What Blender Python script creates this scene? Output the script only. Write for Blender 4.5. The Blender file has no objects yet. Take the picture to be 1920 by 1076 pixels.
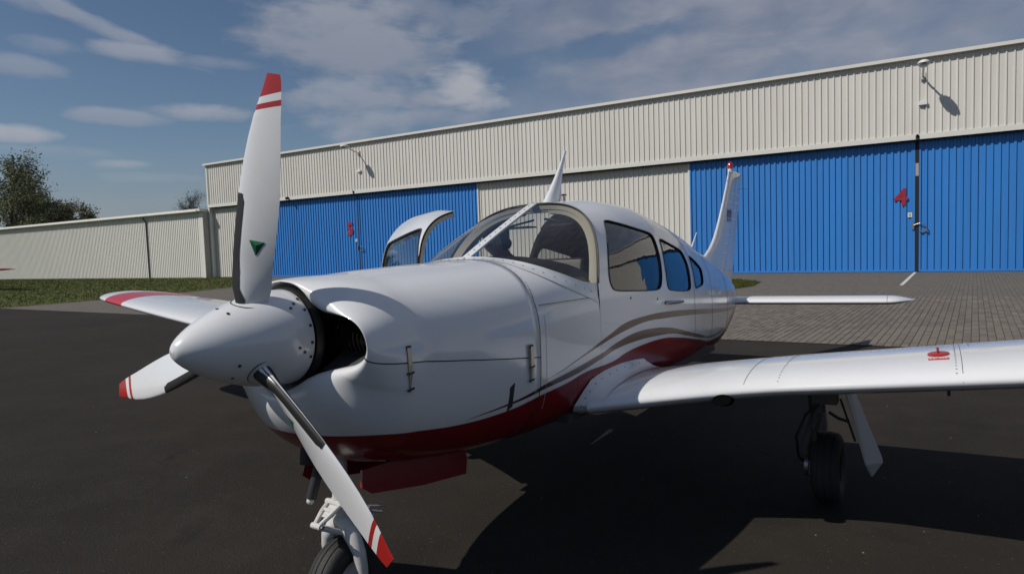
import bpy, bmesh, math, random
import numpy as np
from mathutils import Vector, Matrix
random.seed(7); rng = np.random.default_rng(7)
PI = math.pi
SC = bpy.context.scene
COL = SC.collection

# ------------------------------------------------------------------ camera
def basis(pitch, roll):
    fw = Vector((0, math.cos(pitch), -math.sin(pitch))); r0 = Vector((1, 0, 0)); u0 = r0.cross(fw)
    return fw, math.cos(roll)*r0 - math.sin(roll)*u0, math.sin(roll)*r0 + math.cos(roll)*u0
cam_d = bpy.data.cameras.new('camera'); cam = bpy.data.objects.new('camera', cam_d); COL.objects.link(cam)
fw, rt, upv = basis(.0612, .0334)
cam.matrix_world = Matrix(((rt.x, upv.x, -fw.x, 0), (rt.y, upv.y, -fw.y, 0), (rt.z, upv.z, -fw.z, 1.555), (0, 0, 0, 1)))
cam_d.sensor_width = 36.0; cam_d.lens = 36.0*1220/1920; cam_d.clip_end = 5000; cam_d.clip_start = .05
SC.camera = cam

# ------------------------------------------------------------------ sky and sun
SUN_EL = math.radians(45)
SUN_AZ = math.radians(-112.5)          # clockwise from +Y
to_sun = Vector((math.sin(SUN_AZ)*math.cos(SUN_EL), math.cos(SUN_AZ)*math.cos(SUN_EL), math.sin(SUN_EL)))
sun_d = bpy.data.lights.new('sun', 'SUN'); sun_d.energy = 3.7; sun_d.angle = math.radians(.53); sun_d.color = (1, .955, .89)
sun = bpy.data.objects.new('sun', sun_d); COL.objects.link(sun)
sun.rotation_euler = to_sun.to_track_quat('Z', 'Y').to_euler(); sun.location = to_sun*60
SC.view_settings.view_transform = 'Standard'; SC.view_settings.look = 'None'
SC.view_settings.exposure = 0.0; SC.view_settings.gamma = 1.0; SC.view_settings.use_curve_mapping = False

world = bpy.data.worlds.new('World'); SC.world = world; world.use_nodes = True
NT = world.node_tree
class G:
    """tiny node-graph writer"""
    def __init__(s, nt): s.nt = nt
    def n(s, t, **kw):
        o = s.nt.nodes.new(t)
        for k, v in kw.items(): setattr(o, k, v)
        return o
    def link(s, a, b): s.nt.links.new(a, b)
    def put(s, v, sock):
        if hasattr(v, 'is_linked') or hasattr(v, 'links'): s.nt.links.new(v, sock)
        else: sock.default_value = v
    def m(s, op, a, b=0.0, c=0.0, clamp=False):
        o = s.n('ShaderNodeMath', operation=op, use_clamp=clamp)
        s.put(a, o.inputs[0]); s.put(b, o.inputs[1]); s.put(c, o.inputs[2]); return o.outputs[0]
    def mix(s, f, a, b):
        o = s.n('ShaderNodeMix', data_type='RGBA'); s.put(f, o.inputs[0]); s.put(a, o.inputs[6]); s.put(b, o.inputs[7]); return o.outputs[2]
    def ramp(s, v, lo, hi, a=0.0, b=1.0, smooth=True):
        o = s.n('ShaderNodeMapRange'); o.interpolation_type = 'SMOOTHSTEP' if smooth else 'LINEAR'
        s.put(v, o.inputs[0]); s.put(lo, o.inputs[1]); s.put(hi, o.inputs[2]); s.put(a, o.inputs[3]); s.put(b, o.inputs[4]); return o.outputs[0]
    def noise(s, vec, scale, detail=5, rough=.55, dist=0.0):
        o = s.n('ShaderNodeTexNoise'); s.put(vec, o.inputs['Vector']); o.inputs['Scale'].default_value = scale
        o.inputs['Detail'].default_value = detail; o.inputs['Roughness'].default_value = rough; o.inputs['Distortion'].default_value = dist
        return o.outputs['Fac']
    def sep(s, v):
        o = s.n('ShaderNodeSeparateXYZ'); s.put(v, o.inputs[0]); return o.outputs
    def comb(s, x, y, z):
        o = s.n('ShaderNodeCombineXYZ'); s.put(x, o.inputs[0]); s.put(y, o.inputs[1]); s.put(z, o.inputs[2]); return o.outputs[0]
def build_world():
    NT.nodes.clear(); g = G(NT)
    out = g.n('ShaderNodeOutputWorld'); bg = g.n('ShaderNodeBackground'); bg2 = g.n('ShaderNodeBackground'); mx = g.n('ShaderNodeMixShader')
    sky = g.n('ShaderNodeTexSky', sky_type='NISHITA'); sky.sun_disc = False
    sky.sun_elevation = SUN_EL; sky.sun_rotation = SUN_AZ; sky.altitude = 100; sky.air_density = 1.0; sky.dust_density = .35; sky.ozone_density = 3.2
    g.link(sky.outputs[0], bg.inputs[0]); bg.inputs[1].default_value = .060
    d = g.n('ShaderNodeTexCoord').outputs['Generated']
    x, y, z = g.sep(d)
    az = g.m('ARCTAN2', x, y); el = g.m('ARCSINE', z)
    zz = g.m('ADD', g.m('MAXIMUM', z, 0.0), .10)
    P = g.comb(g.m('DIVIDE', x, zz), g.m('DIVIDE', y, zz), 0.0)
    D3 = g.comb(az, g.m('MULTIPLY', el, 2.0), 0.0); DW = g.comb(g.m('MULTIPLY', az, .55), g.m('MULTIPLY', el, 2.6), 3.7)
    w0 = g.noise(D3, 4.5, 3, .5, .2); w1 = g.noise(D3, 11.0, 5, .52, .35); w2 = g.noise(D3, 26.0, 4, .5, .2); ws = g.noise(DW, 14.0, 5, .55, .5)
    sub = lambda n, k: g.m('MULTIPLY', g.m('SUBTRACT', n, .5), k)
    wob = g.m('ADD', g.m('ADD', sub(w0, 1.2), sub(w1, 1.9)), g.m('ADD', sub(w2, .9), sub(ws, 1.1)))
    # cloud banks seen from the apron: azimuth, elevation, half sizes, opacity, tilt, brightness (0 grey, 1 sunlit)
    blobs = [(-.215, .305, .150, .050, .72, -.05, .62), (-.12, .335, .16, .030, .5, .0, .5), (-.055, .236, .062, .030, .92, .0, 1.0), (-.10, .222, .110, .016, .8, .02, .55),
             (-.21, .222, .13, .026, .6, .05, .75), (-.20, .190, .12, .018, .62, .04, .7), (-.235, .170, .05, .012, .6, 0, .8), (-.12, .195, .10, .016, .6, .02, .5),
             (-.43, .196, .062, .0095, .66, .02, .9), (-.525, .184, .055, .008, .5, .0, .8), (-.50, .266, .070, .010, .62, -.02, .85), (-.43, .262, .09, .007, .35, -.03, .8),
             (-.645, .156, .042, .0085, .85, .0, 1.0), (-.64, .236, .05, .012, .45, -.05, .8), (-.533, .124, .032, .006, .6, .0, .9), (-.50, .108, .07, .006, .3, 0, .7), (-.60, .136, .08, .007, .3, .0, .7),
             (-.545, .292, .105, .009, .50, -.34, .85), (-.64, .322, .06, .014, .45, -.2, .8), (-.60, .262, .04, .010, .4, .0, .8), (-.30, .128, .07, .008, .3, .0, .7)]
    tot = None; bri = None
    for (a0, e0, wa, we, op, tl, br) in blobs:
        dx = g.m('SUBTRACT', az, a0); da = g.m('DIVIDE', dx, wa*1.25); de = g.m('DIVIDE', g.m('SUBTRACT', g.m('SUBTRACT', el, e0), g.m('MULTIPLY', dx, tl)), we*1.45)
        r2 = g.m('ADD', g.m('MULTIPLY', da, da), g.m('MULTIPLY', de, de))
        v = g.m('ADD', g.m('SUBTRACT', 1.0, r2), wob)
        v = g.m('MULTIPLY', g.ramp(v, -.12, 1.12), op)
        sh = g.m('MULTIPLY', v, g.m('ADD', br, g.m('MULTIPLY', de, .30)))     # tops catch the sun, bases stay grey
        tot = v if tot is None else g.m('MAXIMUM', tot, v); bri = sh if bri is None else g.m('MAXIMUM', bri, sh)
    # layered overcast that closes over to the north-east
    cov = g.m('MULTIPLY', g.ramp(g.m('ADD', az, g.m('MULTIPLY', sub(w0, 1), .25)), -.14, .20), g.ramp(az, 2.6, 1.2))
    lay = g.m('ADD', .74, g.m('ADD', sub(w0, .5), g.m('ADD', sub(w1, .55), sub(ws, .75))))
    gapd = g.m('DIVIDE', g.m('SUBTRACT', g.m('SUBTRACT', el, .262), g.m('MULTIPLY', g.m('SUBTRACT', az, .0), .16)), .016)
    gap = g.m('MULTIPLY', g.ramp(g.m('ADD', g.m('MULTIPLY', gapd, gapd), sub(w1, 4.0)), 1.6, -.2), g.ramp(g.m('ABSOLUTE', g.m('SUBTRACT', az, .10)), .26, .12))
    bank = g.m('MULTIPLY', g.m('MULTIPLY', cov, lay, 0, True), g.m('SUBTRACT', 1.0, g.m('MULTIPLY', gap, .75)))
    n1 = g.noise(P, .55, 6, .55, .3)
    gen = g.m('MULTIPLY', g.ramp(n1, .48, .66), g.ramp(el, .36, .60, .0, .6))
    low = g.m('MULTIPLY', g.ramp(el, .18, .02), .55)
    allc = g.m('MAXIMUM', g.m('MAXIMUM', tot, bank), g.m('MAXIMUM', gen, low))
    dens = g.m('ADD', allc, 0.0, 0, True)
    blit = g.m('DIVIDE', bri, g.m('ADD', tot, .05))
    lit = g.m('ADD', g.m('MULTIPLY', blit, g.ramp(g.m('SUBTRACT', tot, bank), -.15, .15)), g.m('MULTIPLY', g.m('ADD', .25, sub(w1, 1.1)), g.ramp(g.m('SUBTRACT', tot, bank), .15, -.15)), 0)
    cc = g.mix(g.m('ADD', lit, 0, 0, True), (.235, .262, .350, 1), (.475, .492, .545, 1))
    g.link(cc, bg2.inputs[0]); bg2.inputs[1].default_value = .82
    g.link(dens, mx.inputs[0]); g.link(bg.outputs[0], mx.inputs[1]); g.link(bg2.outputs[0], mx.inputs[2]); g.link(mx.outputs[0], out.inputs[0])
build_world()

# ------------------------------------------------------------------ small helpers
def tag(o, label=None, cat=None, group=None, kind=None):
    if label: o['label'] = label
    if cat: o['category'] = cat
    if group: o['group'] = group
    if kind: o['kind'] = kind
    return o
def empty(name, loc=(0, 0, 0), label=None, cat=None, group=None, mat=None, parent=None):
    o = bpy.data.objects.new(name, None); COL.objects.link(o); o.empty_display_size = .2
    if mat is not None: o.matrix_world = mat
    else: o.location = loc
    if parent: o.parent = parent
    return tag(o, label, cat, group)
def mk(name, V, F, mats, parent=None, smooth=True, fm=None, kind=None, sharp=None):
    me = bpy.data.meshes.new(name)
    me.from_pydata([tuple(map(float, v)) for v in V], [], [tuple(f) for f in F])
    for m in (mats if isinstance(mats, (list, tuple)) else [mats]): me.materials.append(m)
    if fm is not None: me.polygons.foreach_set('material_index', list(fm))
    bm = bmesh.new(); bm.from_mesh(me); bmesh.ops.recalc_face_normals(bm, faces=bm.faces); bm.to_mesh(me); bm.free()
    if smooth:
        me.polygons.foreach_set('use_smooth', [True]*len(me.polygons))
        if sharp: me.set_sharp_from_angle(angle=math.radians(sharp))
    me.update()
    o = bpy.data.objects.new(name, me); COL.objects.link(o)
    if parent: o.parent = parent
    if kind: o['kind'] = kind
    return o
class MB:
    """collects shapes; build() links them as one mesh"""
    def __init__(s): s.V = []; s.F = []; s.M = []; s.cur = 0
    def add(s, V, F):
        k = len(s.V); s.V += [tuple(v) for v in V]; s.F += [tuple(i+k for i in f) for f in F]; s.M += [s.cur]*len(F); return s
    def box(s, lo, hi, R=None, c=None, taper=1.0):
        x0, y0, z0 = lo; x1, y1, z1 = hi
        cx, cy = (x0+x1)/2, (y0+y1)/2
        V = [(x0, y0, z0), (x1, y0, z0), (x1, y1, z0), (x0, y1, z0)] + [(cx+(x-cx)*taper, cy+(y-cy)*taper, z1) for x, y in ((x0, y0), (x1, y0), (x1, y1), (x0, y1))]
        if R is not None: V = [tuple(R @ Vector(v) + Vector(c or (0, 0, 0))) for v in V]
        return s.add(V, [(0, 3, 2, 1), (4, 5, 6, 7), (0, 1, 5, 4), (1, 2, 6, 5), (2, 3, 7, 6), (3, 0, 4, 7)])
    def tube(s, pts, r, seg=10, cap=True, flat=None):
        pts = [Vector(p) for p in pts]; n = len(pts); rs = r if isinstance(r, (list, tuple)) else [r]*n
        V = []; F = []; prev = None
        for i, p in enumerate(pts):
            t = (pts[min(i+1, n-1)] - pts[max(i-1, 0)]).normalized()
            if prev is None:
                a = Vector((0, 0, 1)) if abs(t.z) < .9 else Vector((1, 0, 0)); u = t.cross(a).normalized()
            else: u = (prev - t*prev.dot(t)).normalized()
            prev = u; w = t.cross(u)
            for k in range(seg):
                an = 2*PI*k/seg; V.append(p + (u*math.cos(an) + w*math.sin(an))*rs[i])
        for i in range(n-1):
            for k in range(seg):
                a = i*seg+k; b = i*seg+(k+1) % seg; F.append((a, b, b+seg, a+seg))
        if cap: F.append(tuple(range(seg))[::-1]); F.append(tuple((n-1)*seg+k for k in range(seg)))
        return s.add(V, F)
    def lathe(s, prof, o, ax, seg=24):
        """prof: (distance along axis, radius)"""
        o = Vector(o); ax = Vector(ax).normalized(); a = Vector((0, 0, 1)) if abs(ax.z) < .9 else Vector((1, 0, 0))
        u = ax.cross(a).normalized(); w = ax.cross(u); V = []; F = []
        for (d, r) in prof:
            for k in range(seg):
                an = 2*PI*k/seg; V.append(o + ax*d + (u*math.cos(an)+w*math.sin(an))*max(r, 1e-4))
        for i in range(len(prof)-1):
            for k in range(seg):
                a_ = i*seg+k; b_ = i*seg+(k+1) % seg; F.append((a_, b_, b_+seg, a_+seg))
        return s.add(V, F)
    def ball(s, c, r, seg=12, rings=8):
        rx, ry, rz = r if isinstance(r, (list, tuple)) else (r, r, r); V = []; F = []
        for i in range(rings+1):
            t = PI*i/rings
            for k in range(seg):
                an = 2*PI*k/seg; V.append((c[0]+rx*max(math.sin(t), 1e-3)*math.cos(an), c[1]+ry*max(math.sin(t), 1e-3)*math.sin(an), c[2]+rz*math.cos(t)))
        for i in range(rings):
            for k in range(seg):
                a = i*seg+k; b = i*seg+(k+1) % seg; F.append((a, b, b+seg, a+seg))
        return s.add(V, F)
    def xf(s, f): s.V = [f(v) for v in s.V]; return s
    def build(s, name, mats, parent=None, smooth=True, kind=None, sharp=35):
        return mk(name, s.V, s.F, mats, parent, smooth, s.M, kind, sharp)
def gridF(nr, nc, wrap=False):
    F = []
    for i in range(nr-1):
        for j in range(nc if wrap else nc-1):
            k = (j+1) % nc; F.append((i*nc+j, i*nc+k, (i+1)*nc+k, (i+1)*nc+j))
    return F
def pchip(xs, ys, x):
    n = len(xs)
    if x <= xs[0]: return ys[0]
    if x >= xs[-1]: return ys[-1]
    h = [xs[i+1]-xs[i] for i in range(n-1)]; d = [(ys[i+1]-ys[i])/h[i] for i in range(n-1)]
    m = [d[0]] + [2*d[i-1]*d[i]/(d[i-1]+d[i]) if d[i-1]*d[i] > 0 else 0 for i in range(1, n-1)] + [d[-1]]
    i = max(k for k in range(n-1) if xs[k] <= x); t = (x-xs[i])/h[i]
    return (2*t**3-3*t**2+1)*ys[i]+(t**3-2*t**2+t)*h[i]*m[i]+(-2*t**3+3*t**2)*ys[i+1]+(t**3-t**2)*h[i]*m[i+1]
def chaikin(P, it=2, closed=True):
    P = [np.array(p, float) for p in P]
    for _ in range(it):
        Q = []; n = len(P)
        for i in range(n if closed else n-1):
            a, b = P[i], P[(i+1) % n]; Q += [.75*a+.25*b, .25*a+.75*b]
        if not closed: Q = [P[0]] + Q + [P[-1]]
        P = Q
    return P

# ------------------------------------------------------------------ materials
MATS = {}
def mat(name, col=(.8, .8, .8), rough=.5, metal=0.0, spec=.5, coat=0.0, extra=None):
    m = bpy.data.materials.new(name); m.use_nodes = True; nt = m.node_tree; b = nt.nodes['Principled BSDF']
    b.inputs['Base Color'].default_value = (*col, 1); b.inputs['Roughness'].default_value = rough; b.inputs['Metallic'].default_value = metal
    b.inputs['Specular IOR Level'].default_value = spec; b.inputs['Coat Weight'].default_value = coat; b.inputs['Coat Roughness'].default_value = .04
    if extra: extra(G(nt), b)
    MATS[name] = m; return m
def dirt(col, amt=.12, scale=3.0, col2=None, bump=0.0, bscale=60.0, coords='Object', rv=.0):
    """base colour broken up by grime that belongs to the surface"""
    def f(g, b):
        tc = g.n('ShaderNodeTexCoord').outputs[coords]
        n = g.noise(tc, scale, 7, .62); n2 = g.noise(tc, scale*9, 4, .6)
        k = g.m('ADD', g.m('MULTIPLY', g.ramp(n, .35, .72), .75), g.m('MULTIPLY', g.ramp(n2, .4, .75), .25))
        c2 = col2 or tuple(c*(1-amt*2.2) for c in col)
        g.link(g.mix(g.m('MULTIPLY', k, min(1, amt*4)), (*col, 1), (*c2, 1)), b.inputs['Base Color'])
        if rv:
            g.link(g.ramp(n, .3, .75, b.inputs['Roughness'].default_value, b.inputs['Roughness'].default_value+rv), b.inputs['Roughness'])
        if bump:
            bn = g.n('ShaderNodeBump'); bn.inputs['Strength'].default_value = bump; bn.inputs['Distance'].default_value = .01
            g.link(g.noise(tc, bscale, 4, .6), bn.inputs['Height']); g.link(bn.outputs[0], b.inputs['Normal'])
    return f
WHITE = (.71, .712, .718)
def m_white(): return mat('white_paint', WHITE, .16, 0, .5, .6, dirt(WHITE, .08, 2.6, (.575, .568, .55), .012, 9.0, rv=.14))
white = m_white()
RED = (.20, .012, .014)
red = mat('red_paint', RED, .22, 0, .5, .5)
bred = mat('bright_red_paint', (.36, .016, .014), .28, 0, .5, .3)
black = mat('black_rubber', (.012, .012, .012), .55)
seal = mat('dark_seal', (.018, .018, .02), .6)
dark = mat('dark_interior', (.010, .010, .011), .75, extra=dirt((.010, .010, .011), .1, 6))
tyre_m = mat('tyre_rubber', (.016, .016, .016), .72, extra=dirt((.014, .014, .014), .2, 9, (.035, .033, .030), .2, 90))
greymetal = mat('grey_metal', (.32, .32, .32), .38, .8, extra=dirt((.32, .32, .32), .15, 20))
brass = mat('latch_metal', (.42, .38, .30), .35, .7)
geargrey = mat('gear_grey', (.11, .108, .10), .5, 0, .4, 0, dirt((.11, .108, .10), .2, 12, (.05, .045, .04)))
gearwhite = mat('gear_white', (.62, .61, .59), .38, 0, .5, .1, dirt((.62, .61, .59), .16, 14, (.36, .33, .29), .08, 50))
beige = mat('beige_trim', (.55, .49, .38), .55, extra=dirt((.55, .49, .38), .06, 12))
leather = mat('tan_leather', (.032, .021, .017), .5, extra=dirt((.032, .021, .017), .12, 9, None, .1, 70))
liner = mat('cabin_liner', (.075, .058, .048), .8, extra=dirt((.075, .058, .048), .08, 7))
joint_grey = mat('panel_joint', (.16, .16, .165), .6)
baffle = mat('engine_baffle', (.48, .48, .47), .6, .2, extra=dirt((.06, .06, .062), .2, 14))
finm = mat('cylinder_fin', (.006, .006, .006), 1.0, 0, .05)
beaconred = mat('beacon_red', (.35, .01, .012), .12, 0, .6, .6)
def glass_mat(name, tint, rough=.0):
    def f(g, b):
        nt = g.nt; out = [n for n in nt.nodes if n.type == 'OUTPUT_MATERIAL'][0]
        tr = g.n('ShaderNodeBsdfTransparent'); tr.inputs[0].default_value = (*tint, 1)
        gl = g.n('ShaderNodeBsdfGlossy'); gl.inputs[1].default_value = .015; gl.inputs[0].default_value = (1, 1, 1, 1)
        fr = g.n('ShaderNodeFresnel'); ge = g.n('ShaderNodeNewGeometry'); g.link(g.m('ADD', 1.49, g.m('MULTIPLY', ge.outputs['Backfacing'], 1/1.49-1.49)), fr.inputs[0])
        tc = g.n('ShaderNodeTexCoord').outputs['Object']
        bn = g.n('ShaderNodeBump'); bn.inputs['Strength'].default_value = .05; bn.inputs['Distance'].default_value = .02
        g.link(g.noise(tc, 7.0, 2, .5), bn.inputs['Height']); g.link(bn.outputs[0], gl.inputs['Normal'])
        # fine haze of dust and scratches on the acrylic
        df = g.n('ShaderNodeBsdfDiffuse'); df.inputs[0].default_value = (.5, .5, .5, 1)
        m1 = g.n('ShaderNodeMixShader'); g.link(g.ramp(g.noise(tc, 5, 6, .6), .35, .8, .003, .018), m1.inputs[0]); g.link(tr.outputs[0], m1.inputs[1]); g.link(df.outputs[0], m1.inputs[2])
        mx = g.n('ShaderNodeMixShader'); g.link(g.m('MULTIPLY', fr.outputs[0], 1.3, 0, True), mx.inputs[0]); g.link(m1.outputs[0], mx.inputs[1]); g.link(gl.outputs[0], mx.inputs[2])
        g.link(mx.outputs[0], out.inputs[0])
    return mat(name, tint, .02, extra=f)
glass = glass_mat('windscreen_acrylic', (.72, .735, .73))
glass_side = glass_mat('side_window_acrylic', (.52, .53, .53))
# ================================================================== aircraft frame: s aft of propeller, y to port, z above thrust line
HZ = 1.2465
def A(s, y, z): return (s, -y, z+HZ)
def aircraft_matrix():
    a, t, r = .5726, .0114, .0187
    aft = Vector((math.sin(a), math.cos(a), 0)); port = Vector((math.cos(a), -math.sin(a), 0)); up = Vector((0, 0, 1))
    X = math.cos(t)*aft - math.sin(t)*up; U1 = math.sin(t)*aft + math.cos(t)*up
    Y = math.cos(r)*port + math.sin(r)*U1; Z = -math.sin(r)*port + math.cos(r)*U1
    hub = Vector((-.969, 2.329, 1.2465)); o = hub - Z*HZ
    return Matrix(((X.x, -Y.x, Z.x, o.x), (X.y, -Y.y, Z.y, o.y), (X.z, -Y.z, Z.z, o.z), (0, 0, 0, 1)))
AM = aircraft_matrix()
plane = empty('light_aircraft', label='white and red light aircraft parked on the asphalt with its cabin door open', cat='aircraft', mat=AM)

DECK = [(1.08, .535, .255, -.12, -.643, 2.6, 3.2), (1.36, .55, .265, -.11, -.653, 2.8, 3.6), (1.84, .56, .262, -.10, -.66, 3.0, 4.0)]
CAB = [(1.80, .56, .592, -.10, -.66, 2.8, 4.0), (2.35, .565, .632, -.10, -.665, 2.8, 4.0), (2.83, .56, .632, -.12, -.67, 2.7, 4.0), (3.3, .54, .58, -.14, -.69, 2.6, 3.8),
       (3.85, .50, .49, -.17, -.72, 2.5, 3.5), (4.5, .43, .355, -.2, -.74, 2.4, 3.2), (5.14, .36, .23, -.24, -.735, 2.3, 3.0), (6.0, .23, .05, -.29, -.63, 2.1, 2.6), (6.5, .135, -.08, -.32, -.51, 2.0, 2.2)]
COWL = [(.40, .435, .221, -.15, -.535, 2.7, 2.6), (.62, .475, .236, -.14, -.595, 2.6, 2.8), (.85, .51, .247, -.13, -.625, 2.6, 3.0), (1.08, .535, .255, -.12, -.643, 2.6, 3.2), (1.36, .55, .265, -.11, -.653, 2.8, 3.6)]
def prm(T, s): return [pchip([r[0] for r in T], [r[k] for r in T], s) for k in range(1, 7)]
def secpt(p, th):
    w, zt, zm, zb, nu, nl = p; c, s = math.cos(th), math.sin(th); n = nu if c > 0 else nl
    y = w*math.copysign(abs(s)**(2/n), s); z = zm+(zt-zm)*abs(c)**(2/n) if c > 0 else zm-(zm-zb)*abs(c)**(2/n)
    return y, z
def ring(p, N):
    """closed section resampled to equal arc lengths, starting at the crown and going over the port side"""
    M = 900; P = np.array([secpt(p, 2*PI*i/M) for i in range(M+1)])
    L = np.r_[0, np.cumsum(np.hypot(*np.diff(P, axis=0).T))]; t = np.linspace(0, L[-1], N+1)[:-1]
    return np.stack([np.interp(t, L, P[:, 0]), np.interp(t, L, P[:, 1])], 1)
def hshift(sig, z):
    u = min(max((z-.087)/(.592-.087), 0), 1.05); k = min(max((2.9-sig)/1.1, 0), 1); return .28*u**1.3*k
def yat(p, z):
    w, zt, zm, zb, nu, nl = p
    if z >= zm: return w*max(0, 1-min(1, (z-zm)/(zt-zm))**nu)**(1/nu)
    return w*max(0, 1-min(1, (zm-z)/(zm-zb))**nl)**(1/nl)
def cab_y(s, z):
    sig = s
    for _ in range(12): sig = s - hshift(sig, z)
    return yat(prm(CAB, max(sig, 1.8)), z)
def zdeck(s, y, T=None):
    p = prm(T or (DECK if s > 1.08 else COWL), s); w, zt, zm, zb, nu, nl = p
    return zm+(zt-zm)*max(0, 1-min(1, abs(y)/w)**nu)**(1/nu)
def zbelly(s, y):
    p = prm(CAB if s > 1.8 else (DECK if s > 1.08 else COWL), s); w, zt, zm, zb, nu, nl = p
    return zm-(zm-zb)*max(0, 1-min(1, abs(y)/w)**nl)**(1/nl)

# --- paint: red belly and taupe flashes, printed on the skin in aircraft coordinates
def curve_on(g, x, pts, lo, hi):
    """z as a function of s through pts, by a float curve"""
    x0, x1 = pts[0][0], pts[-1][0]
    o = g.n('ShaderNodeFloatCurve'); cv = o.mapping.curves[0]
    q = [((a-x0)/(x1-x0), (b-lo)/(hi-lo)) for a, b in pts]
    cv.points[0].location = q[0]; cv.points[1].location = q[-1]
    for p in q[1:-1]: cv.points.new(*p)
    o.mapping.update()
    g.link(g.m('DIVIDE', g.m('SUBTRACT', x, x0), x1-x0, 0, True), o.inputs['Value'])
    return g.m('ADD', g.m('MULTIPLY', o.outputs[0], hi-lo), lo)
RED_TOP = [(-.1, -.36), (.2, -.375), (.29, -.377), (.40, -.388), (.51, -.40), (.63, -.412), (.74, -.417), (.86, -.417), (1.0, -.411), (1.1, -.400), (1.18, -.391), (1.43, -.372), (1.63, -.35), (1.94, -.346), (2.16, -.319), (2.44, -.309), (2.76, -.316), (3.12, -.354), (3.75, -.448), (4.53, -.551), (5.0, -.56), (5.44, -.48), (6.0, -.40), (6.6, -.36)]
T2_TOP = [(.55, -.45), (.66, -.41), (.733, -.397), (.871, -.386), (1.042, -.370), (1.25, -.338), (1.51, -.312), (1.81, -.276), (2.035, -.241), (2.30, -.219), (2.59, -.228), (2.87, -.254), (3.27, -.319), (3.72, -.40), (4.42, -.497), (4.9, -.51), (5.3, -.455), (6.0, -.375), (6.6, -.335)]
T2_BOT = [(.55, -.43), (.66, -.408), (.733, -.400), (.871, -.394), (1.042, -.384), (1.25, -.362), (1.51, -.345), (1.81, -.307), (2.035, -.279), (2.30, -.273), (2.59, -.282), (2.95, -.306), (3.36, -.370), (4.05, -.474), (4.6, -.53), (4.95, -.532), (5.35, -.475), (6.0, -.39), (6.6, -.35)]
T1_TOP = [(1.0, -.345), (1.3, -.309), (1.51, -.270), (1.70, -.232), (1.92, -.186), (2.17, -.142), (2.46, -.134), (2.78, -.14), (3.42, -.179), (4.49, -.264), (5.73, -.35), (6.6, -.40)]
T1_BOT = [(1.0, -.335), (1.3, -.314), (1.51, -.279), (1.70, -.247), (1.92, -.214), (2.17, -.187), (2.46, -.172), (2.78, -.184), (3.42, -.222), (4.49, -.304), (5.73, -.384), (6.6, -.43)]
def livery(g, b):
    tc = g.n('ShaderNodeTexCoord').outputs['Object']; x, y, z = g.sep(tc); z = g.m('SUBTRACT', z, HZ)
    def band(top, bot):
        t = g.ramp(g.m('SUBTRACT', curve_on(g, x, top, -.65, 0), z), -.0015, .0015, smooth=False)
        u = g.ramp(g.m('SUBTRACT', z, curve_on(g, x, bot, -.65, 0)), -.0015, .0015, smooth=False)
        return g.m('MULTIPLY', t, u)
    r = g.ramp(g.m('SUBTRACT', curve_on(g, x, RED_TOP, -.65, 0), z), -.0015, .0015, smooth=False)
    n = g.noise(tc, 2.2, 7, .62)
    base = g.mix(g.m('MULTIPLY', g.ramp(n, .35, .75), .2), (*WHITE, 1), (.64, .635, .62, 1))
    taupe = (.16, .112, .085, 1); brown = (.075, .028, .022, 1)
    tb = g.mix(g.ramp(x, 1.9, 1.3), taupe, brown)
    c = g.mix(band(T1_TOP, T1_BOT), base, tb); c = g.mix(band(T2_TOP, T2_BOT), c, tb); c = g.mix(r, c, (*RED, 1))
    g.link(c, b.inputs['Base Color']); g.link(g.m('SUBTRACT', .5, g.m('MULTIPLY', r, .42)), b.inputs['Coat Weight']); g.link(g.m('SUBTRACT', .5, g.m('MULTIPLY', r, .25)), b.inputs['Specular IOR Level'])
    g.link(g.ramp(n, .3, .75, .16, .30), b.inputs['Roughness'])
    bn = g.n('ShaderNodeBump'); bn.inputs['Strength'].default_value = .05; bn.inputs['Distance'].default_value = .02
    g.link(g.noise(tc, 3.2, 3, .5), bn.inputs['Height']); g.link(bn.outputs[0], b.inputs['Normal'])
livery_m = mat('livery_paint', WHITE, .2, 0, .5, .5, livery)

def smooth_poly(P, r=2): return np.array(chaikin(P, r))
WIN1 = smooth_poly([(2.19, .471), (2.34, .452), (2.56, .424), (2.80, .398), (2.838, .375), (2.832, .31), (2.814, .162), (2.79, .07), (2.75, .022), (2.66, .014), (2.21, .038), (2.01, .052), (1.965, .075), (1.945, .125), (1.965, .20), (2.01, .29), (2.09, .39), (2.15, .455)], 2)
WIN2 = smooth_poly([(2.955, .352), (3.0, .355), (3.13, .330), (3.40, .283), (3.475, .255), (3.505, .21), (3.53, .144), (3.52, .0), (3.495, -.03), (3.40, -.038), (2.97, -.006), (2.91, .012), (2.889, .06), (2.897, .196), (2.935, .32)], 2)
WIN3 = smooth_poly([(3.668, .222), (3.70, .222), (3.84, .185), (4.0, .125), (4.03, .10), (4.01, .04), (3.985, -.008), (3.94, -.022), (3.70, -.035), (3.668, -.03), (3.664, .1)], 1)
DOORP = smooth_poly([(1.94, .10), (1.99, .30), (2.08, .47), (2.13, .60), (2.2, .8), (2.8, .8), (2.87, .60), (2.88, .40), (2.85, .10), (2.82, -.30), (2.74, -.42), (2.0, -.42), (1.93, -.3)], 1)
def inside(P, x, y):
    a = P; b = np.roll(P, -1, 0); x = np.asarray(x)[..., None]; y = np.asarray(y)[..., None]
    c = ((a[:, 1] > y) != (b[:, 1] > y)) & (x < (b[:, 0]-a[:, 0])*(y-a[:, 1])/(b[:, 1]-a[:, 1]+1e-12)+a[:, 0])
    return c.sum(-1) % 2 == 1
def closest(P, x, y):
    a = P; b = np.roll(P, -1, 0); d = b-a; q = np.array([x, y]); t = np.clip(((q-a)*d).sum(1)/((d*d).sum(1)+1e-12), 0, 1); c = a+d*t[:, None]
    return c[((c-q)**2).sum(1).argmin()]

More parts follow.
